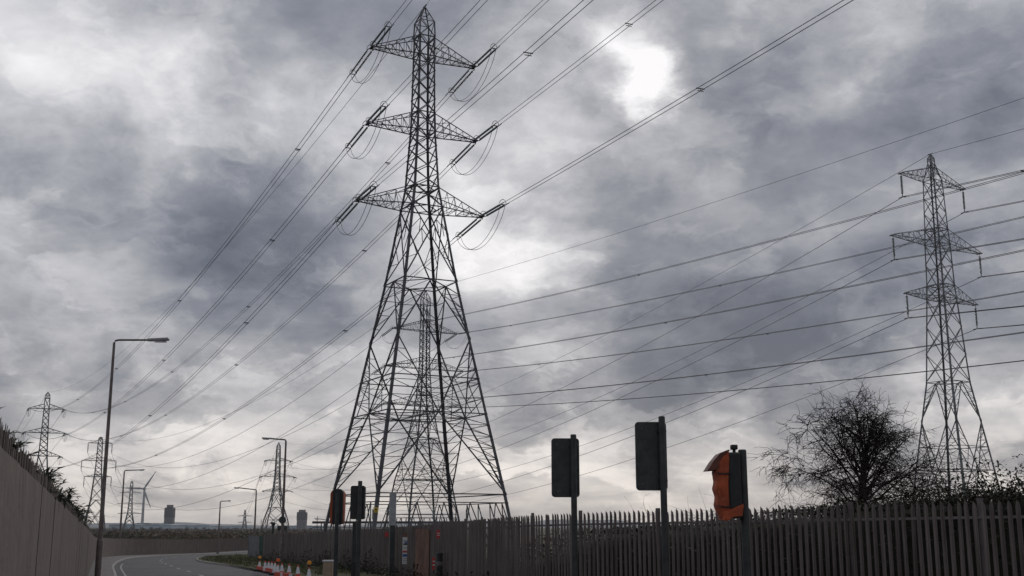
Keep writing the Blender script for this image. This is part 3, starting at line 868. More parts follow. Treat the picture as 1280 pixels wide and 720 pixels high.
# wrinkled bag: rings of a rounded box tube, swept along z; open hood flap at the top left
bm = BM(); nz_, rows = 26, []
out = [(908, 560), (904, 566), (899, 572), (894.5, 580), (893, 590), (895, 602), (893, 612), (896, 620), (895, 632), (899, 641), (903, 650)]
def prof_x(py):
    for (a, ya), (b, yb) in zip(out, out[1:]):
        if ya <= py <= yb: return a+(b-a)*(py-ya)/(yb-ya)
    return out[-1][0]
rnd = random.Random(5)
for k in range(nz_+1):
    py = 565+(650-565)*k/nz_; xl = q(prof_x(py), py)[0]; xr = q(908+(2 if k > 21 else 0), py)[0]; z = q(900, py)[1]
    hw = .168+rnd.uniform(-.006, .008); ring = []
    for j in range(20):
        t = j/20; 
        if t < .35: x = lerp(xr, xl, t/.35); y = -hw
        elif t < .65: u = (t-.35)/.3; x = xl-.02*math.sin(u*math.pi); y = lerp(-hw, hw, u)
        else: x = lerp(xl, xr, (t-.65)/.35); y = hw
        x += .006*math.sin(j*1.7+k*.35)+rnd.uniform(-.002, .002); y += .007*math.sin(j*2.1+k*.22)+rnd.uniform(-.002, .002)
        ring.append(bm.verts.new((x, y, z)))
    rows.append(ring)
for a, b in zip(rows, rows[1:]):
    for j in range(19): bm.faces.new((a[j], b[j], b[j+1], a[j+1]))
bm.faces.new(rows[0][::-1]); bm.faces.new(rows[-1])
bmesh.ops.recalc_face_normals(bm, faces=bm.faces)
cov = obj('fabric_cover', bm, M['orange'], root, smooth=True)
bm = BM()   # flap over the hood
P_ = [q(881.5, 589), q(889, 577), q(897, 567.5), q(907.5, 563), q(909.5, 564), q(900.5, 571), q(896, 579), q(894.2, 588)]
for s0, s1 in ((-.176, .176),):
    prism(bm, P_, s0, s1)
obj('cover_flap', bm, M['orange_dark'], cov)
for py in (592, 633):
    bm = BM()
    z = q(900, py)[1]; xl = q(prof_x(py), py)[0]; xr = q(912, py)[0]
    tube(bm, [(xr, -.185, z), ((xl+xr)/2, -.187, z-.012), (xl+.01, -.18, z), (xl-.022, 0, z+.01), (xl+.01, .18, z), (xr, .185, z)], .009, 5)
    obj('tie_cord', bm, M['black'], cov)
bm = BM()   # hem hanging under the head
a0, a1 = q(898, 648), q(926, 634)
prism(bm, [q(902, 640), q(926.5, 630), q(925, 645), q(914, 646), q(907, 651), q(901, 650)], -.172, .172); obj('cover_hem', bm, M['orange'], cov)
bm = BM(); cx_, cz_ = q(917.5, 561); box(bm, (cx_, 0, cz_+.02), (.085, .1, .065), bev=.012); bar(bm, (cx_, 0, hz1-.02), (cx_, 0, cz_), .035); obj('detector', bm, M['black'], root)

# two signals by the big pylon
def small_signal(label, x0, x1, y0, y1, polepx, Y, orange):
    c = at((x0+x1)/2, (y0+y1)/2, Y); w = (at(x1, y0, Y)-at(x0, y0, Y)).length; h = (at(x0, y0, Y)-at(x0, y1, Y)).length
    b = at(polepx, y1, Y); base = Vector((b.x, Y, gz(Y)+.11)); cx, cz = c.x-b.x, c.z-base.z
    root = thing('traffic_signal', label, 'traffic signal', base, 0, 'traffic signals on dark poles')
    bm = BM(); tube(bm, [(0, .0, 0), (0, 0, cz+h/2+(.12 if not orange else -.1))], .055, 14); obj('pole', bm, M['signal_back'], root)
    if orange:
        bm = BM(); prism(bm, rrect(w*.76, h*1.02, .09, cx+w*.09, cz), .06, .30); obj('signal_head', bm, M['black'], root)
        bm = BM(); prism(bm, rrect(w, h, .12, cx, cz), .15, .52)
        for v in bm.verts: v.co.x += .012*math.sin(v.co.z*17+v.co.y*9); v.co.y += .01*math.sin(v.co.z*23)
        obj('fabric_cover', bm, M['orange'], root)
    else:
        bm = BM(); prism(bm, rrect(w, h, .05, cx, cz), .06, .26); hd = obj('signal_head', bm, M['black'], root)
        for k in range(3):
            bm = BM(); lathe(bm, [(.11, 0), (.12, .18)], (cx, .26, cz+.3*(1-k)), 14, (0, 1, 0)); obj('hood', bm, M['black'], hd)
    bm = BM()
    for s in (-.3, .3): box(bm, (0, .05, cz+s*h), (.12, .1, .04))
    obj('bracket', bm, M['black'], root)
small_signal('orange-edged covered traffic signal left of the plain black signal', 411.5, 428.5, 611.5, 655.5, 421, 31, True)
small_signal('plain black traffic signal back standing in front of the big pylon leg', 437.5, 455.5, 607, 649, 449, 30, False)
bm = BM(); b = at(442.5, 690, 31.5); base = Vector((b.x, 31.5, gz(31.5)+.11)); tube(bm, [(0, 0, 0), (0, 0, at(442.5, 652, 31.5).z-base.z)], .06, 12)
root = thing('pole', 'second dark pole just left of the plain black signal pole', 'pole', base)
obj('post', bm, M['signal_back'], root)
bm = BM(); box(bm, (.04, 0, .62), (.2, .16, .95), bev=.02); obj('base_box', bm, M['black'], root)

# pale square column in front of the fence
Y = 56.0; b = at(489.5, 700, Y); base = Vector((b.x, Y, gz(Y)+.1))
root = thing('marker_column', 'slim square column with a pale upper sleeve in front of the big pylon', 'column', base, .25)
hT = at(489, 616, Y).z-base.z; hM = at(489, 657, Y).z-base.z
bm = BM(); box(bm, (0, 0, hM/2), (.24, .24, hM)); obj('shaft', bm, M['signal_back'], root)
bm = BM(); box(bm, (0, 0, (hM+hT)/2), (.30, .30, hT-hM), bev=.02); obj('sleeve', bm, M['greypaint'], root)

# ------------------------------------------------------------------ boards and signs on the fence
def fence_pt(px):
    f = catmull(RIGHT_F, .25)
    return min(f, key=lambda p: abs(640+F*p.x/(p.y*ct+(-.2)*st)-px))
def fence_board(name, label, cat, x0, x1, y0, y1, m, dy=.75, th=.02):
    p = fence_pt((x0+x1)/2); Y = p.y-dy
    f = catmull(RIGHT_F, .25); i = min(range(len(f)), key=lambda k: (f[k]-p).length); t = (f[max(i-2, 0)]-f[min(i+2, len(f)-1)]).normalized()
    ang = math.atan2(t.y, t.x)
    # keep boards upright and mostly facing the road
    c = at((x0+x1)/2, (y0+y1)/2, Y); w = (at(x1, y0, Y)-at(x0, y0, Y)).length; h = (at(x0, y0, Y)-at(x0, y1, Y)).length
    o = thing(name, label, cat, c)
    bm = BM(); box(bm, (0, 0, 0), (w, th, h)); obj('panel', bm, m, o)
    bm = BM()
    for s in (-.3, .3): bar(bm, (0, th/2, s*h), (0, dy-.03, s*h), .03)
    obj('clip', bm, M['post'], o)
    return o, w, h
o, w, h = fence_board('notice_board', 'tall narrow white notice with blue and red panels on the fence', 'notice', 503, 511, 671.5, 705, M['white'])
bm = BM()
for z, hh in ((.36, .05), (.24, .10), (.1, .03), (-.30, .03), (-.36, .03), (-.43, .03)): box(bm, (.0, -.012, z*h), (w*.7, .004, hh*h*.6))
obj('dark_print', bm, M['signal_back'], o)
bm = BM(); box(bm, (.0, -.012, -.18*h), (w*.86, .004, .10*h)); box(bm, (.02, -.012, .3*h), (w*.5, .004, .05*h)); obj('blue_print', bm, M['blue'], o)
bm = BM(); box(bm, (0, -.012, -.04*h), (w*.86, .004, .07*h)); obj('red_print', bm, M['red'], o)
fence_board('dark_plate', 'small dark plate fixed to the fence just above the white notice', 'plate', 503.5, 510.5, 666, 671, M['rust'])
o, w, h = fence_board('red_sign', 'red square warning sign near the fence top right of the white notice', 'sign', 545.5, 551.5, 662.5, 673, M['red'])
bm = BM(); box(bm, (0, -.012, .12*h), (w*.7, .004, .08*h)); box(bm, (0, -.012, -.12*h), (w*.6, .004, .08*h)); obj('print', bm, M['white'], o)
o, w, h = fence_board('red_sign', 'small red sign low on the fence beside the dark bollard', 'sign', 540, 544.5, 697, 712.5, M['red'])
bm = BM(); box(bm, (0, -.012, .2*h), (w*.6, .004, .1*h)); box(bm, (0, -.012, -.1*h), (w*.6, .004, .1*h)); obj('print', bm, M['white'], o)
o, w, h = fence_board('red_sign', 'faded red sign on the fence just left of the slim square column', 'sign', 481, 486.5, 665, 671, M['red'])
# rusty sheets fixed behind the pales left of the red signs
def sheet(label, x0, x1, m, top=2.1):
    p0, p1 = fence_pt(x0), fence_pt(x1); bm = BM()
    a = Vector((p0.x, p0.y)); b = Vector((p1.x, p1.y)); t = (b-a).normalized(); n = Vector((t.y, -t.x))
    if n.y > 0: n = -n
    c = (a+b)/2+n*.12
    L = (b-a).length
    N_ = max(3, int(L/.15)); prev = None
    for k in range(N_+1):
        p = a+n*(.10+.025*(k % 2))+t*(L*k/N_)
        r = [bm.verts.new((p.x-c.x, p.y-c.y, .06)), bm.verts.new((p.x-c.x, p.y-c.y, top)), bm.verts.new((p.x-c.x-n.x*.01, p.y-c.y-n.y*.01, top)), bm.verts.new((p.x-c.x-n.x*.01, p.y-c.y-n.y*.01, .06))]
        if prev:
            for q_ in range(4): bm.faces.new((prev[q_], prev[(q_+1) % 4], r[(q_+1) % 4], r[q_]))
        prev = r
    bmesh.ops.recalc_face_normals(bm, faces=bm.faces)
    o = obj('metal_sheet', bm, m); o.location = (c.x, c.y, gz(c.y)+.11); tag(o, label, 'metal sheet')
sheet('rust-brown corrugated sheet fixed to the fence left of the red signs', 522, 540, M['rust'], 2.15)
# dark bollard and beige pillar
b = at(549.5, 715, 44); base = Vector((b.x, 44, gz(44)+.11)); root = thing('bollard', 'dark round bollard at the foot of the fence under the red sign', 'bollard', base); hh = at(549, 690, 44).z-base.z
bm = BM(); lathe(bm, [(.13, 0), (.12, hh-.12), (.135, hh-.1), (.135, hh-.04), (.08, hh)], n=18); obj('shaft', bm, M['black'], root)
bm = BM(); lathe(bm, [(.137, hh*.6), (.137, hh*.72)], n=18); obj('band', bm, M['post'], root)
b = at(410, 715, 40); base = Vector((b.x, 40, gz(40)+.11)); root = thing('roadside_pillar', 'beige roadside pillar with a pale cap left of the signal poles', 'pillar', base); hh = at(410, 702, 40).z-base.z
bm = BM(); box(bm, (0, 0, hh/2), (.33, .26, hh), bev=.02); obj('cabinet_body', bm, M['beige'], root)
bm = BM(); box(bm, (0, 0, hh+.025), (.37, .30, .05), bev=.012); obj('cap', bm, M['rim'], root)
bm = BM(); box(bm, (0, -.134, hh*.5), (.27, .012, hh*.8)); obj('door', bm, M['beige'], root)

# ------------------------------------------------------------------ cones
def cone_parts(root, s, lamp=None):
    bm = BM(); box(bm, (0, 0, .03*s), (.44*s, .44*s, .06*s), bev=.012); lathe(bm, [(.17*s, .06*s), (.135*s, .25*s)], n=18); lathe(bm, [(.06*s, .66*s), (.035*s, .78*s)], n=18); obj('cone_body', bm, M['cone_red'], root)
    bm = BM(); lathe(bm, [(.138*s, .25*s), (.062*s, .66*s)], n=18); obj('reflective_sleeve', bm, M['cone_white'], root)
    if lamp:
        bm = BM(); box(bm, (0, 0, .84*s), (.16*s, .10*s, .14*s), bev=.01); obj('lamp_base', bm, M['signal_back'], root)
        bm = BM(); lathe(bm, [(.11*s, -.045*s), (.13*s, 0), (.11*s, .045*s)], (0, 0, .99*s), 16, (0, 1, 0)); obj('lamp_lens', bm, M[lamp], root)
def ground_depth(py):  # depth of a ground point from its pixel row
    k = (py-658)/F; return (EYE-.11)/(k*1.0-.0135)
GC = 'traffic cones along the kerb'
proto = None
cones = [(331, 711.6, 'plain cone second from the left end of the cone row'), (335.3, 712, 'plain cone third from the left end of the cone row'),
         (339.2, 712.7, 'plain cone fourth from the left, in the middle of the tight cluster'), (343.2, 713.5, 'plain cone fifth from the left, just before the red lamp'),
         (352, 716, 'plain cone just right of the cone with the red lamp'), (361, 717.5, 'plain cone standing in the gap right of the red lamp'),
         (372, 719.5, 'plain cone just left of the right-hand amber lamp cone')]
for px, py, lab in cones:
    d = ground_depth(py); p = gpt(px, d, .125)
    if proto is None:
        proto = thing('traffic_cone', lab, 'traffic cone', p, 0, GC); cone_parts(proto, .74)
    else: copy_tree(proto, p, lab, random.uniform(-.4, .4))
for px, py, lab, l_ in ((324, 710.8, 'cone topped with an amber lamp at the far left end of the row', 'amber'), (346.8, 717, 'cone topped with a large red-orange lamp in the middle of the row', 'amber_red'),
                    (385.8, 723, 'cone topped with an amber lamp at the right end of the row', 'amber')):
    d = ground_depth(py); p = gpt(px, d, .125); r = thing('traffic_cone', lab, 'traffic cone', p, 0, GC); cone_parts(r, .74, l_)
# low red and white barrier boards among the cones
for n_, (x0, y0, x1, y1, lab) in enumerate(((320.5, 712.5, 344, 716, 'low red barrier plank in front of the left cluster of cones'), (343, 721, 364, 723, 'low red barrier plank below the cone with the red lamp'))):
    a, b = gpt(x0, ground_depth(y0), .13), gpt(x1, ground_depth(y1), .13); c = (a+b)/2
    root = thing('barrier_board', lab, 'barrier', c, math.atan2(b.y-a.y, b.x-a.x)); L = (b-a).length
    bm = BM(); N_ = 8
    for k in range(N_): box(bm, ((k+.5)/N_*L-L/2, 0, .2), (L/N_-.001, .045, .18))
    ob = obj('plank', bm, [M['cone_red'], M['cone_white']], root)
    for fi, f in enumerate(ob.data.polygons): f.material_index = 1 if (fi//6) % 4 == 3 else 0
    for s in (-.42, .42):
        bm = BM(); box(bm, (s*L, 0, .055), (.14, .5, .11), bev=.02); obj('foot', bm, M['black'], root)

# ------------------------------------------------------------------ gate panel and mesh fence at the bend
a, b = gpt(310, 128), gpt(323.5, 124); root = thing('gate', 'plain grey sheet gate at the road bend behind the verge', 'gate', (a+b)/2, math.atan2(b.y-a.y, b.x-a.x)); L = (b-a).length
hg = 2.3
bm = BM(); box(bm, (0, 0, hg/2+.08), (L, .04, hg)); obj('sheet', bm, M['gate'], root)
bm = BM()
for s in (-.5, .5): box(bm, (s*L, 0, hg/2+.1), (.1, .1, hg+.2))
for z in (.2, hg): bar(bm, (-L/2, -.03, z), (L/2, -.03, z), .06)
obj('frame', bm, M['steel_far'], root)
a, b = gpt(324, 124), gpt(337.5, 107.5); root = thing('mesh_fence', 'short green wire mesh fence joining the grey gate to the palisade fence', 'fence', (a+b)/2, math.atan2(b.y-a.y, b.x-a.x)); L = (b-a).length
bm = BM(); n_ = int(L/.15)
for k in range(n_+1): bar(bm, (-L/2+k*L/n_, 0, .05), (-L/2+k*L/n_, 0, 2.2), .016)
for k in range(15): bar(bm, (-L/2, .018, .1+k*.148), (L/2, .018, .1+k*.148), .014)
obj('mesh', bm, M['greenmesh'], root)
for k in range(5):
    bm = BM(); box(bm, (-L/2+k*L/4, .05, 1.15), (.07, .07, 2.3)); obj('post', bm, M['greenmesh'], root)

# ------------------------------------------------------------------ weeds, grass and scrub
bm = BM()
def tuft(p, n, s):
    for k in range(n):
        a = random.uniform(0, 6.28); d = Vector((math.cos(a)*.5, math.sin(a)*.5, random.uniform(.6, 1.3))).normalized()
        q_ = Vector((p[0]+random.gauss(0, s*.4), p[1]+random.gauss(0, s*.4), p[2])); e = q_+d*s*random.uniform(.5, 1.1)
        w = Vector((-d.y, d.x, 0)).normalized()*.02*(1+s)
        bm.faces.new([bm.verts.new(x) for x in (q_-w, q_+w, e)])
va = catmull([(-10.6, 58), (-20.0, 84), (-28.3, 107), (-35.0, 133), (-37.0, 155)], .6); vb = catmull([(-7.6, 62), (-15.2, 84), (-23.5, 107), (-27, 133), (-28, 155)], .6)
for i in range(len(va)):
    j = min(i*len(vb)//len(va), len(vb)-1)
    for k in range(7):
        p = lerp(va[i], vb[j], random.uniform(.05, 1)); tuft((p.x, p.y, gz(p.y)+.13), 5, random.uniform(.12, .3))
tag(obj('verge_grass', bm, M['blade']), 'rough grass growing on the verge inside the road bend', 'grass', kind='stuff')
bm = BM()
for p in catmull(RIGHT_F, .3):
    if p.y < 36: continue
    dens = 1.0 if 62 < p.y < 82 else (.75 if p.y > 82 else .5)
    for k in range(int(26*dens)):
        off = abs(random.gauss(0, .35)); z = gz(p.y)+.1+random.random()**2*.75*dens*(1+.7*math.sin(p.y*.9))
        leaf(bm, Vector((p.x-.25-off, p.y-.1, z)), random.uniform(.12, .24))
tag(obj('weeds', bm, M['bramble']), 'dark green weeds growing along the foot of the right fence', 'weeds', kind='stuff')
bm = BM()
rnd = random.Random(11)
for k in range(2600):
    Y = 215*math.exp(rnd.random()*1.9); x = rnd.uniform(-.50, -.10)*Y
    s = rnd.uniform(.5, 1.5)*(1+Y/900); zb = gz(Y)
    for j in range(12):
        c = Vector((x+rnd.gauss(0, s*1.4), Y+rnd.gauss(0, s), zb+abs(rnd.gauss(0, .35))*s*.5))
        leaf(bm, c, s*.7, Vector((rnd.gauss(0, 1), rnd.gauss(0, .6), rnd.gauss(0.2, .4))).normalized(), .7)
tag(obj('scrub', bm, M['scrub']), 'low red-brown and olive scrub covering the flat land beyond the bend', 'scrub', kind='stuff')

# substation kit under the big pylon
root = thing('gantry', 'low dark steel gantry running behind the fence under the big pylon', 'gantry', gpt(520, 112))
h = at(520, 653, 112).z-root.location.z
bm = BM(); bar(bm, (-10, 0, h), (10, 0, h), .22); bar(bm, (-10, 0, h-.45), (10, 0, h-.45), .07); obj('beam', bm, M['steel'], root)
for k in range(5):
    bm = BM(); x = -9+k*4.5
    for s in (-.3, .3): bar(bm, (x+s, 0, 0), (x+s*.4, 0, h), .1)
    obj('support', bm, M['steel'], root)
for k, x in enumerate((-5.6, -4.2, -2.6, 1.6, 3.4, 4.8)):
    bm = insulator_mesh(1.1+.25*(k % 2), .14, 7, 8)
    for v in bm.verts: v.co += Vector((x, 0, h+.1))
    obj('insulator', bm, M['glass'], root, smooth=True)

# ------------------------------------------------------------------ far skyline
def windows(root, x0, x1, z0, z1, nx, nz_, y, name='window'):
    for i in range(nx):
        for j in range(nz_):
            bm = BM(); w = (x1-x0)/nx; hh = (z1-z0)/nz_
            box(bm, (x0+(i+.5)*w, y, z0+(j+.5)*hh), (w*.55, .1, hh*.5)); obj(name, bm, M['window'], root)
def tower_block(label, px, x0, x1, ytop, Y, flues):
    b = gpt(px, Y); b.z = gz(200); w = (x1-x0)/F*Y; H = zpx(ytop, Y)-b.z
    root = thing('tower_block', label, 'tower', b)
    bm = BM(); box(bm, (0, 0, H*.27), (w*.96, w*.8, H*.54)); obj('lower_storeys', bm, M['tblock_pale'], root)
    bm = BM(); prism(bm, [(-w*.5, H*.54), (w*.5, H*.54), (w*.5, H*.95), (w*.42, H), (-w*.42, H), (-w*.5, H*.95)], -w*.41, w*.41); obj('upper_storeys', bm, M['tblock_dark'], root)
    for k in range(flues):
        bm = BM(); fw = w*.74/flues; box(bm, (-w*.37+fw*(k+.5), 0, H*1.065), (fw*.78, w*.4, H*.13), bev=.3); obj('flue', bm, M['tblock_pale'], root)
    windows(root, -w*.42, w*.42, H*.08, H*.5, 4, 6, -w*.4-.03)
    windows(root, -w*.42, w*.42, H*.58, H*.92, 4, 5, -w*.41-.03)
tower_block('dark tower with two stubby flues on its roof, near the wind turbine', 211, 205.5, 216.5, 634.5, 1700, 2)
tower_block('dark tower with three stubby flues on its roof, right of the middle lamp', 377, 371.5, 383, 640, 1700, 3)
def shed(label, x0, x1, ytop, Y, roof=None, depth=60):
    a = gpt(x0, Y); b = gpt(x1, Y); z0 = gz(200); H = zpx(ytop, Y)-z0; w = b.x-a.x
    root = thing('warehouse', label, 'warehouse', ((a.x+b.x)/2, Y+depth/2, z0), 0, 'long sheds on the skyline')
    bm = BM(); box(bm, (0, 0, H*.42), (w, depth, H*.84)); obj('wall', bm, M['shed'], root)
    bm = BM(); n_ = max(2, int(w/40)); pts = [(-w/2-1, H*.842), (w/2+1, H*.842)]
    top = []
    for k in range(n_):
        xa = w/2-w*k/n_; xb = w/2-w*(k+1)/n_; top += [(xa-.1, H*.9), ((xa+xb)/2, H), (xb+.1, H*.9)]
    prism(bm, pts+top, -depth/2-1, depth/2+1); obj('roof', bm, M['shed'] if roof is None else M[roof], root)
    bm = BM()
    for k in range(int(w/12)): box(bm, (-w/2+6+k*12, -depth/2-.05, H*.25), (5, .1, H*.36))
    obj('loading_doors', bm, M['shedroof'], root)
shed('long pale blue warehouse on the horizon in front of the wind turbine', 136, 214, 655, 1500)
shed('pale blue warehouse right of the first dark tower', 218, 262, 656, 1650)
shed('low pale strip of sheds on the horizon left of the small road-bend lamp', 262, 306, 657.2, 1900)
shed('dark roofed low shed behind the long pale blue warehouse', 167, 188, 653.6, 1800, 'shedroof')
shed('pale blue shed at the foot of the second dark tower', 383, 402, 657, 1600)
shed('pale grey shed just left of the second dark tower', 362, 371, 656.8, 1750)
# wind turbine
Y = 2000; hub = at(180, 611, Y); bz = gz(200); bx = gpt(175.5, Y).x
root = thing('wind_turbine', 'pale grey three-bladed wind turbine on the horizon at left', 'wind turbine', (hub.x, Y, bz)); hh = hub.z-bz
bm = BM(); lathe(bm, [(2.6, 0), (1.6, hh-1.5)], (0, 2.5, 0), 20); obj('tower', bm, M['turbine'], root, smooth=False)
bm = BM(); box(bm, (0, 3, hh), (3.2, 9, 3.4), bev=.9); obj('nacelle', bm, M['turbine'], root)
bm = BM(); lathe(bm, [(.3, -2.2), (1.4, -1.6), (2.1, 0), (2.1, .6)], (0, -1.5, hh), 16, (0, 1, 0)); rot = obj('hub', bm, M['turbine'], root)
for (bxp, byp) in ((156, 610), (194, 591), (188.5, 634)):
    d = at(bxp, byp, Y)-hub; d.y = 0; L = 34.0; d.normalize(); s = Vector((-d.z, 0, d.x)); bm = BM(); prev = None
    for k in range(11):
        t = k/10; c = Vector((0, -1.8, hh))+d*(1.2+L*t); ch = 1.45*(1.2+1.8*math.sin(min(1, t*4)*math.pi/2))*(1-.78*t); th = .55*(1-.8*t)
        r = [bm.verts.new(c+s*ch*.4), bm.verts.new(c+Vector((0, -th, 0))), bm.verts.new(c-s*ch*.6), bm.verts.new(c+Vector((0, th, 0)))]
        if prev:
            for j in range(4): bm.faces.new((prev[j], prev[(j+1) % 4], r[(j+1) % 4], r[j]))
        else: bm.faces.new(r)
        prev = r
    bm.faces.new(prev[::-1]); bmesh.ops.recalc_face_normals(bm, faces=bm.faces)
    obj('blade', bm, M['turbine'], rot)
# small masts
for px, yt, Y, lab in ((326, 649, 900, 'small distant mast standing left of the middle pylon base'), (396, 645, 700, 'thin distant mast just left of the orange-covered signal')):
    b = gpt(px, Y); root = thing('mast', lab, 'mast', b); h = zpx(yt, Y)-b.z
    bm = BM(); tube(bm, [(0, 0, 0), (0, 0, h)], [.3, .16], 8); obj('pole', bm, M['steel_far'], root)
    bm = BM(); bar(bm, (-1.2, 0, h*.8), (1.2, 0, h*.8), .2); obj('crosspiece', bm, M['steel_far'], root)
# low hills on the horizon
bm = BM(); prev = None
for k in range(121):
    x = -5200+k*80; h = 14+13*math.sin(k*.21)+8*math.sin(k*.55+1)+4*math.sin(k*1.7)
    r = [bm.verts.new((x, 5200, -3)), bm.verts.new((x, 5500, max(6, h))), bm.verts.new((x, 6500, -3))]
    if prev:
        for j in range(2): bm.faces.new((prev[j], r[j], r[j+1], prev[j+1]))
    prev = r
bmesh.ops.recalc_face_normals(bm, faces=bm.faces)
struct('hills', bm, M['hill'], smooth=True)

# ------------------------------------------------------------------ haze
HAZE = True
if HAZE:
    bm = BM(); box(bm, (0, 3300, 26.5), (9400, 7400, 62)); hz = obj('haze', bm, None if False else bpy.data.materials.new('haze_air')); hz['kind'] = 'stuff'
    tag(hz, 'thin pale haze in the air over the flat land', 'haze')
    m = hz.data.materials[0]; m.use_nodes = True; nt = m.node_tree
    for n in list(nt.nodes):
        if n.type == 'BSDF_PRINCIPLED': nt.nodes.remove(n)
    v = nt.nodes.new('ShaderNodeVolumePrincipled'); v.inputs['Color'].default_value = (.80, .84, .9, 1); v.inputs['Density'].default_value = .00011; v.inputs['Anisotropy'].default_value = .3
    out_ = [n for n in nt.nodes if n.type == 'OUTPUT_MATERIAL'][0]
    nt.links.new(v.outputs[0], out_.inputs['Volume'])

# ------------------------------------------------------------------ world: Nishita sky under broken cloud
SUN_AZ, SUN_EL = math.radians(7), math.radians(24)
w = bpy.data.worlds.new('World'); sc.world = w; w.use_nodes = True
nt = w.node_tree; N = nt.nodes; Lk = nt.links
for n in list(N): N.remove(n)
outw = N.new('ShaderNodeOutputWorld'); bg = N.new('ShaderNodeBackground'); bg.inputs['Strength'].default_value = .1
Lk.new(bg.outputs[0], outw.inputs[0])
sky = N.new('ShaderNodeTexSky'); sky.sky_type = 'NISHITA'; sky.sun_disc = False; sky.sun_elevation = SUN_EL; sky.sun_rotation = SUN_AZ; sky.dust_density = 1
def V(op, a, b=None, c=None):
    n = N.new('ShaderNodeVectorMath'); n.operation = op
    for i, x in enumerate((a, b, c)):
        if x is None: continue
        if hasattr(x, 'links'): Lk.new(x, n.inputs[i])
        else: n.inputs[i].default_value = x
    return n
def Mt(op, a, b=None, c=None, clamp=False):
    n = N.new('ShaderNodeMath'); n.operation = op; n.use_clamp = clamp
    for i, x in enumerate((a, b, c)):
        if x is None: continue
        if hasattr(x, 'links'): Lk.new(x, n.inputs[i])
        else: n.inputs[i].default_value = x
    return n.outputs[0]
tc = N.new('ShaderNodeTexCoord'); D_ = V('NORMALIZE', tc.outputs['Generated']).outputs[0]
sep = N.new('ShaderNodeSeparateXYZ'); Lk.new(D_, sep.inputs[0])
zc = Mt('ADD', Mt('MAXIMUM', sep.outputs[2], 0.0), .16)
cmb = N.new('ShaderNodeCombineXYZ')
Lk.new(Mt('DIVIDE', sep.outputs[0], zc), cmb.inputs[0]); Lk.new(Mt('DIVIDE', sep.outputs[1], zc), cmb.inputs[1])
P = cmb.outputs[0]
def noise(vec, scale, detail=8, rough=.5, dist=0.0, off=(0, 0, 0)):
    n = N.new('ShaderNodeTexNoise'); n.inputs['Scale'].default_value = scale; n.inputs['Detail'].default_value = detail
    n.inputs['Roughness'].default_value = rough; n.inputs['Distortion'].default_value = dist
    Lk.new(V('ADD', vec, off).outputs[0], n.inputs['Vector']); return n
# isotropic lumps (in direction space, slightly flattened) plus cloud-deck layering
flat = V('MULTIPLY', D_, (1, 1, 1.7)).outputs[0]
warpn = noise(flat, 5.0, 5, .55, 0, (3.1, 1.7, 4.4))
warp = V('MULTIPLY', V('SUBTRACT', warpn.outputs['Color'], (.5, .5, .5)).outputs[0], (.13, .13, .11)).outputs[0]
warp2n = noise(flat, 16.0, 6, .6, 0, (9.1, 4.7, 1.4))
warp2 = V('MULTIPLY', V('SUBTRACT', warp2n.outputs['Color'], (.5, .5, .5)).outputs[0], (.07, .07, .06)).outputs[0]
Dw = V('NORMALIZE', V('ADD', V('ADD', D_, warp).outputs[0], warp2).outputs[0]).outputs[0]
n1 = noise(flat, 5.2, 9, .52, .25, (7.3, 2.1, 0.6)).outputs['Fac']
n2 = noise(P, 1.7, 9, .55, .3, (1.3, 5.2, 0)).outputs['Fac']
n3 = noise(flat, 17.0, 7, .6, .3, (2.2, 9.1, 3.3)).outputs['Fac']
val = Mt('ADD', Mt('MULTIPLY', Mt('SUBTRACT', n1, .5), 1.15), Mt('MULTIPLY', Mt('SUBTRACT', n2, .5), .95))
val = Mt('ADD', val, Mt('MULTIPLY', Mt('SUBTRACT', n3, .5), .42))
n4 = noise(V('MULTIPLY', Dw, (1, 1, 2.4)).outputs[0], 8.5, 10, .56, .2, (4.4, 8.2, 1.9)).outputs['Fac']
mr = N.new('ShaderNodeMapRange'); mr.interpolation_type = 'SMOOTHSTEP'; Lk.new(n4, mr.inputs['Value'])
mr.inputs['From Min'].default_value = .49; mr.inputs['From Max'].default_value = .60
low = Mt('EXPONENT', Mt('MULTIPLY', Mt('MAXIMUM', sep.outputs[2], 0.0), -4.5))
puff = Mt('MULTIPLY', mr.outputs[0], Mt('ADD', Mt('MULTIPLY', low, .26), .03))
n5 = noise(Dw, 11.0, 10, .6, .1, (1.4, 3.2, 6.6)).outputs['Fac']
mr2 = N.new('ShaderNodeMapRange'); mr2.interpolation_type = 'SMOOTHSTEP'; Lk.new(n5, mr2.inputs['Value'])
mr2.inputs['From Min'].default_value = .44; mr2.inputs['From Max'].default_value = .60
val = Mt('ADD', Mt('ADD', val, .435), Mt('ADD', puff, Mt('MULTIPLY', mr2.outputs[0], .11)))
val = Mt('ADD', val, Mt('MULTIPLY', Mt('EXPONENT', Mt('MULTIPLY', Mt('MAXIMUM', sep.outputs[2], 0.0), -16.0)), .10))
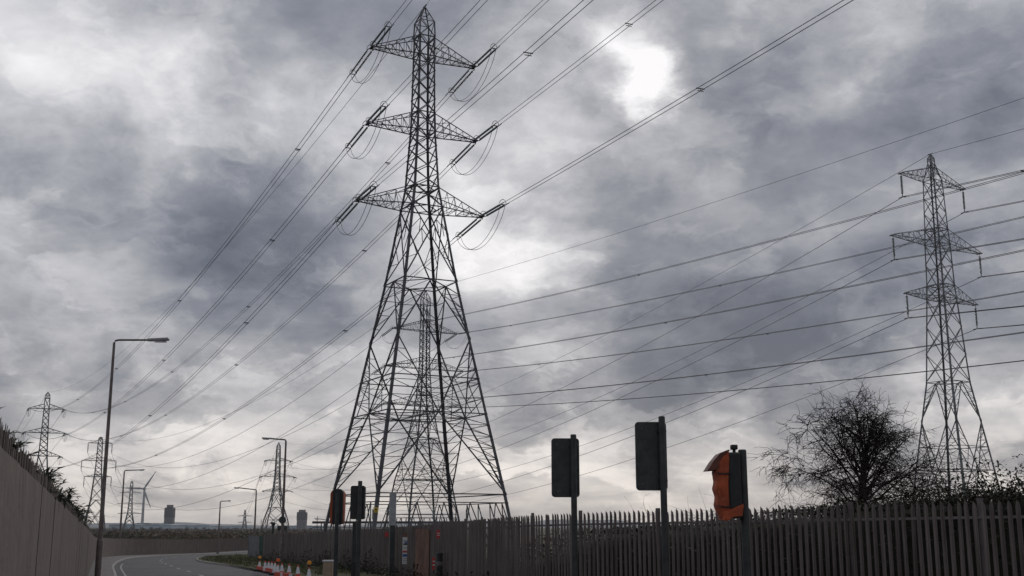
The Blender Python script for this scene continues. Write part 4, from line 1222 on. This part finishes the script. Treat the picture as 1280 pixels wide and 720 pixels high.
# thin and thick places in the deck (direction, angular size, amount)
LOBES = [(806, 92, 30, .75), (797, 58, 36, .35), (783, 122, 26, .35), (830, 70, 110, .12), (612, 330, 75, .56), (600, 230, 60, .20), (590, 200, 110, .12), (255, 150, 90, .22), (130, 120, 90, .12), (390, 160, 90, .10), (0, 30, 90, .26), (230, 20, 110, .28),
         (500, 60, 140, .02), (40, 230, 60, .20), (60, 390, 90, .14), (110, 430, 80, .12), (460, 480, 55, .26), (620, 600, 90, .12), (760, 580, 70, .24), (930, 565, 70, .26), (1240, 520, 75, .22), (1100, 610, 120, .12),
         (1060, 70, 80, .18), (980, 70, 60, .12), (1180, 30, 110, .05), (700, 150, 60, .1), (560, 520, 70, .05), (330, 440, 60, .05),
         (250, 620, 190, .25), (430, 600, 120, .18), (100, 620, 140, .12), (730, 460, 60, .10), (1000, 360, 40, .06),
         (330, 60, 70, -.05), (60, 160, 60, -.05), (240, 300, 150, -.20), (330, 240, 90, -.10), (90, 310, 90, -.12), (950, 220, 170, -.17), (800, 260, 110, -.10), (1180, 200, 130, -.10), (760, 400, 110, -.10), (500, 330, 80, .06),
         (900, 470, 130, -.12), (830, 540, 50, -.14), (320, 500, 140, -.12), (130, 540, 110, -.10), (1100, 450, 150, -.10), (700, 520, 90, -.10), (1000, 30, 60, -.03), (640, 470, 60, -.02), (400, 380, 110, -.08), (180, 480, 60, -.06)]
for px, py, rad, amp in LOBES:
    L_ = dirpx(px, py); k = 1.0/(2*(rad/F*.85)**2)*2
    dt = V('DOT_PRODUCT', Dw, tuple(L_)).outputs['Value']
    e = Mt('EXPONENT', Mt('MULTIPLY', Mt('SUBTRACT', dt, 1.0), k))
    val = Mt('ADD', val, Mt('MULTIPLY', e, amp))
cr = N.new('ShaderNodeValToRGB'); Lk.new(Mt('MULTIPLY', val, .8, clamp=True), cr.inputs['Fac'])
E = cr.color_ramp.elements
E[0].position = 0.0; E[0].color = (.128, .146, .190, 1)
E[1].position = 1.0; E[1].color = (1.05, 1.04, 1.06, 1)
for p_, c_ in ((.15, (.178, .198, .245)), (.30, (.268, .285, .335)), (.45, (.395, .408, .450)), (.62, (.585, .592, .63)), (.80, (.83, .83, .855))):
    e = E.new(p_); e.color = (*c_, 1)
# warmer, paler air low down
hor = Mt('EXPONENT', Mt('MULTIPLY', Mt('MAXIMUM', sep.outputs[2], 0.0), -11.0))
mixh = N.new('ShaderNodeMix'); mixh.data_type = 'RGBA'; mixh.blend_type = 'MULTIPLY'
Lk.new(hor, mixh.inputs['Factor']); Lk.new(cr.outputs['Color'], mixh.inputs['A']); mixh.inputs['B'].default_value = (1.16, 1.05, .92, 1)
sc10 = N.new('ShaderNodeMix'); sc10.data_type = 'RGBA'; sc10.blend_type = 'MULTIPLY'; sc10.inputs['Factor'].default_value = 1
Lk.new(mixh.outputs['Result'], sc10.inputs['A']); sc10.inputs['B'].default_value = (9.2, 9.2, 9.2, 1)
mx = N.new('ShaderNodeMix'); mx.data_type = 'RGBA'; mx.inputs['Factor'].default_value = .985
Lk.new(sky.outputs[0], mx.inputs['A']); Lk.new(sc10.outputs['Result'], mx.inputs['B']); Lk.new(mx.outputs['Result'], bg.inputs['Color'])
w.cycles.sampling_method = 'AUTOMATIC'

sd = bpy.data.lights.new('sun', 'SUN'); sd.energy = .8; sd.angle = math.radians(18); sd.color = (1, .96, .9)
so = bpy.data.objects.new('sun', sd); C.objects.link(so); so.location = (0, 0, 120)
dv = Vector((math.sin(SUN_AZ)*math.cos(SUN_EL), math.cos(SUN_AZ)*math.cos(SUN_EL), math.sin(SUN_EL)))
so.rotation_euler = dv.to_track_quat('Z', 'Y').to_euler()

sc.render.engine = 'CYCLES'
sc.cycles.volume_bounces = 1
sc.view_settings.view_transform = 'Standard'; sc.view_settings.look = 'None'; sc.view_settings.exposure = 0; sc.view_settings.gamma = 1
sc.render.resolution_x = 1024; sc.render.resolution_y = 576
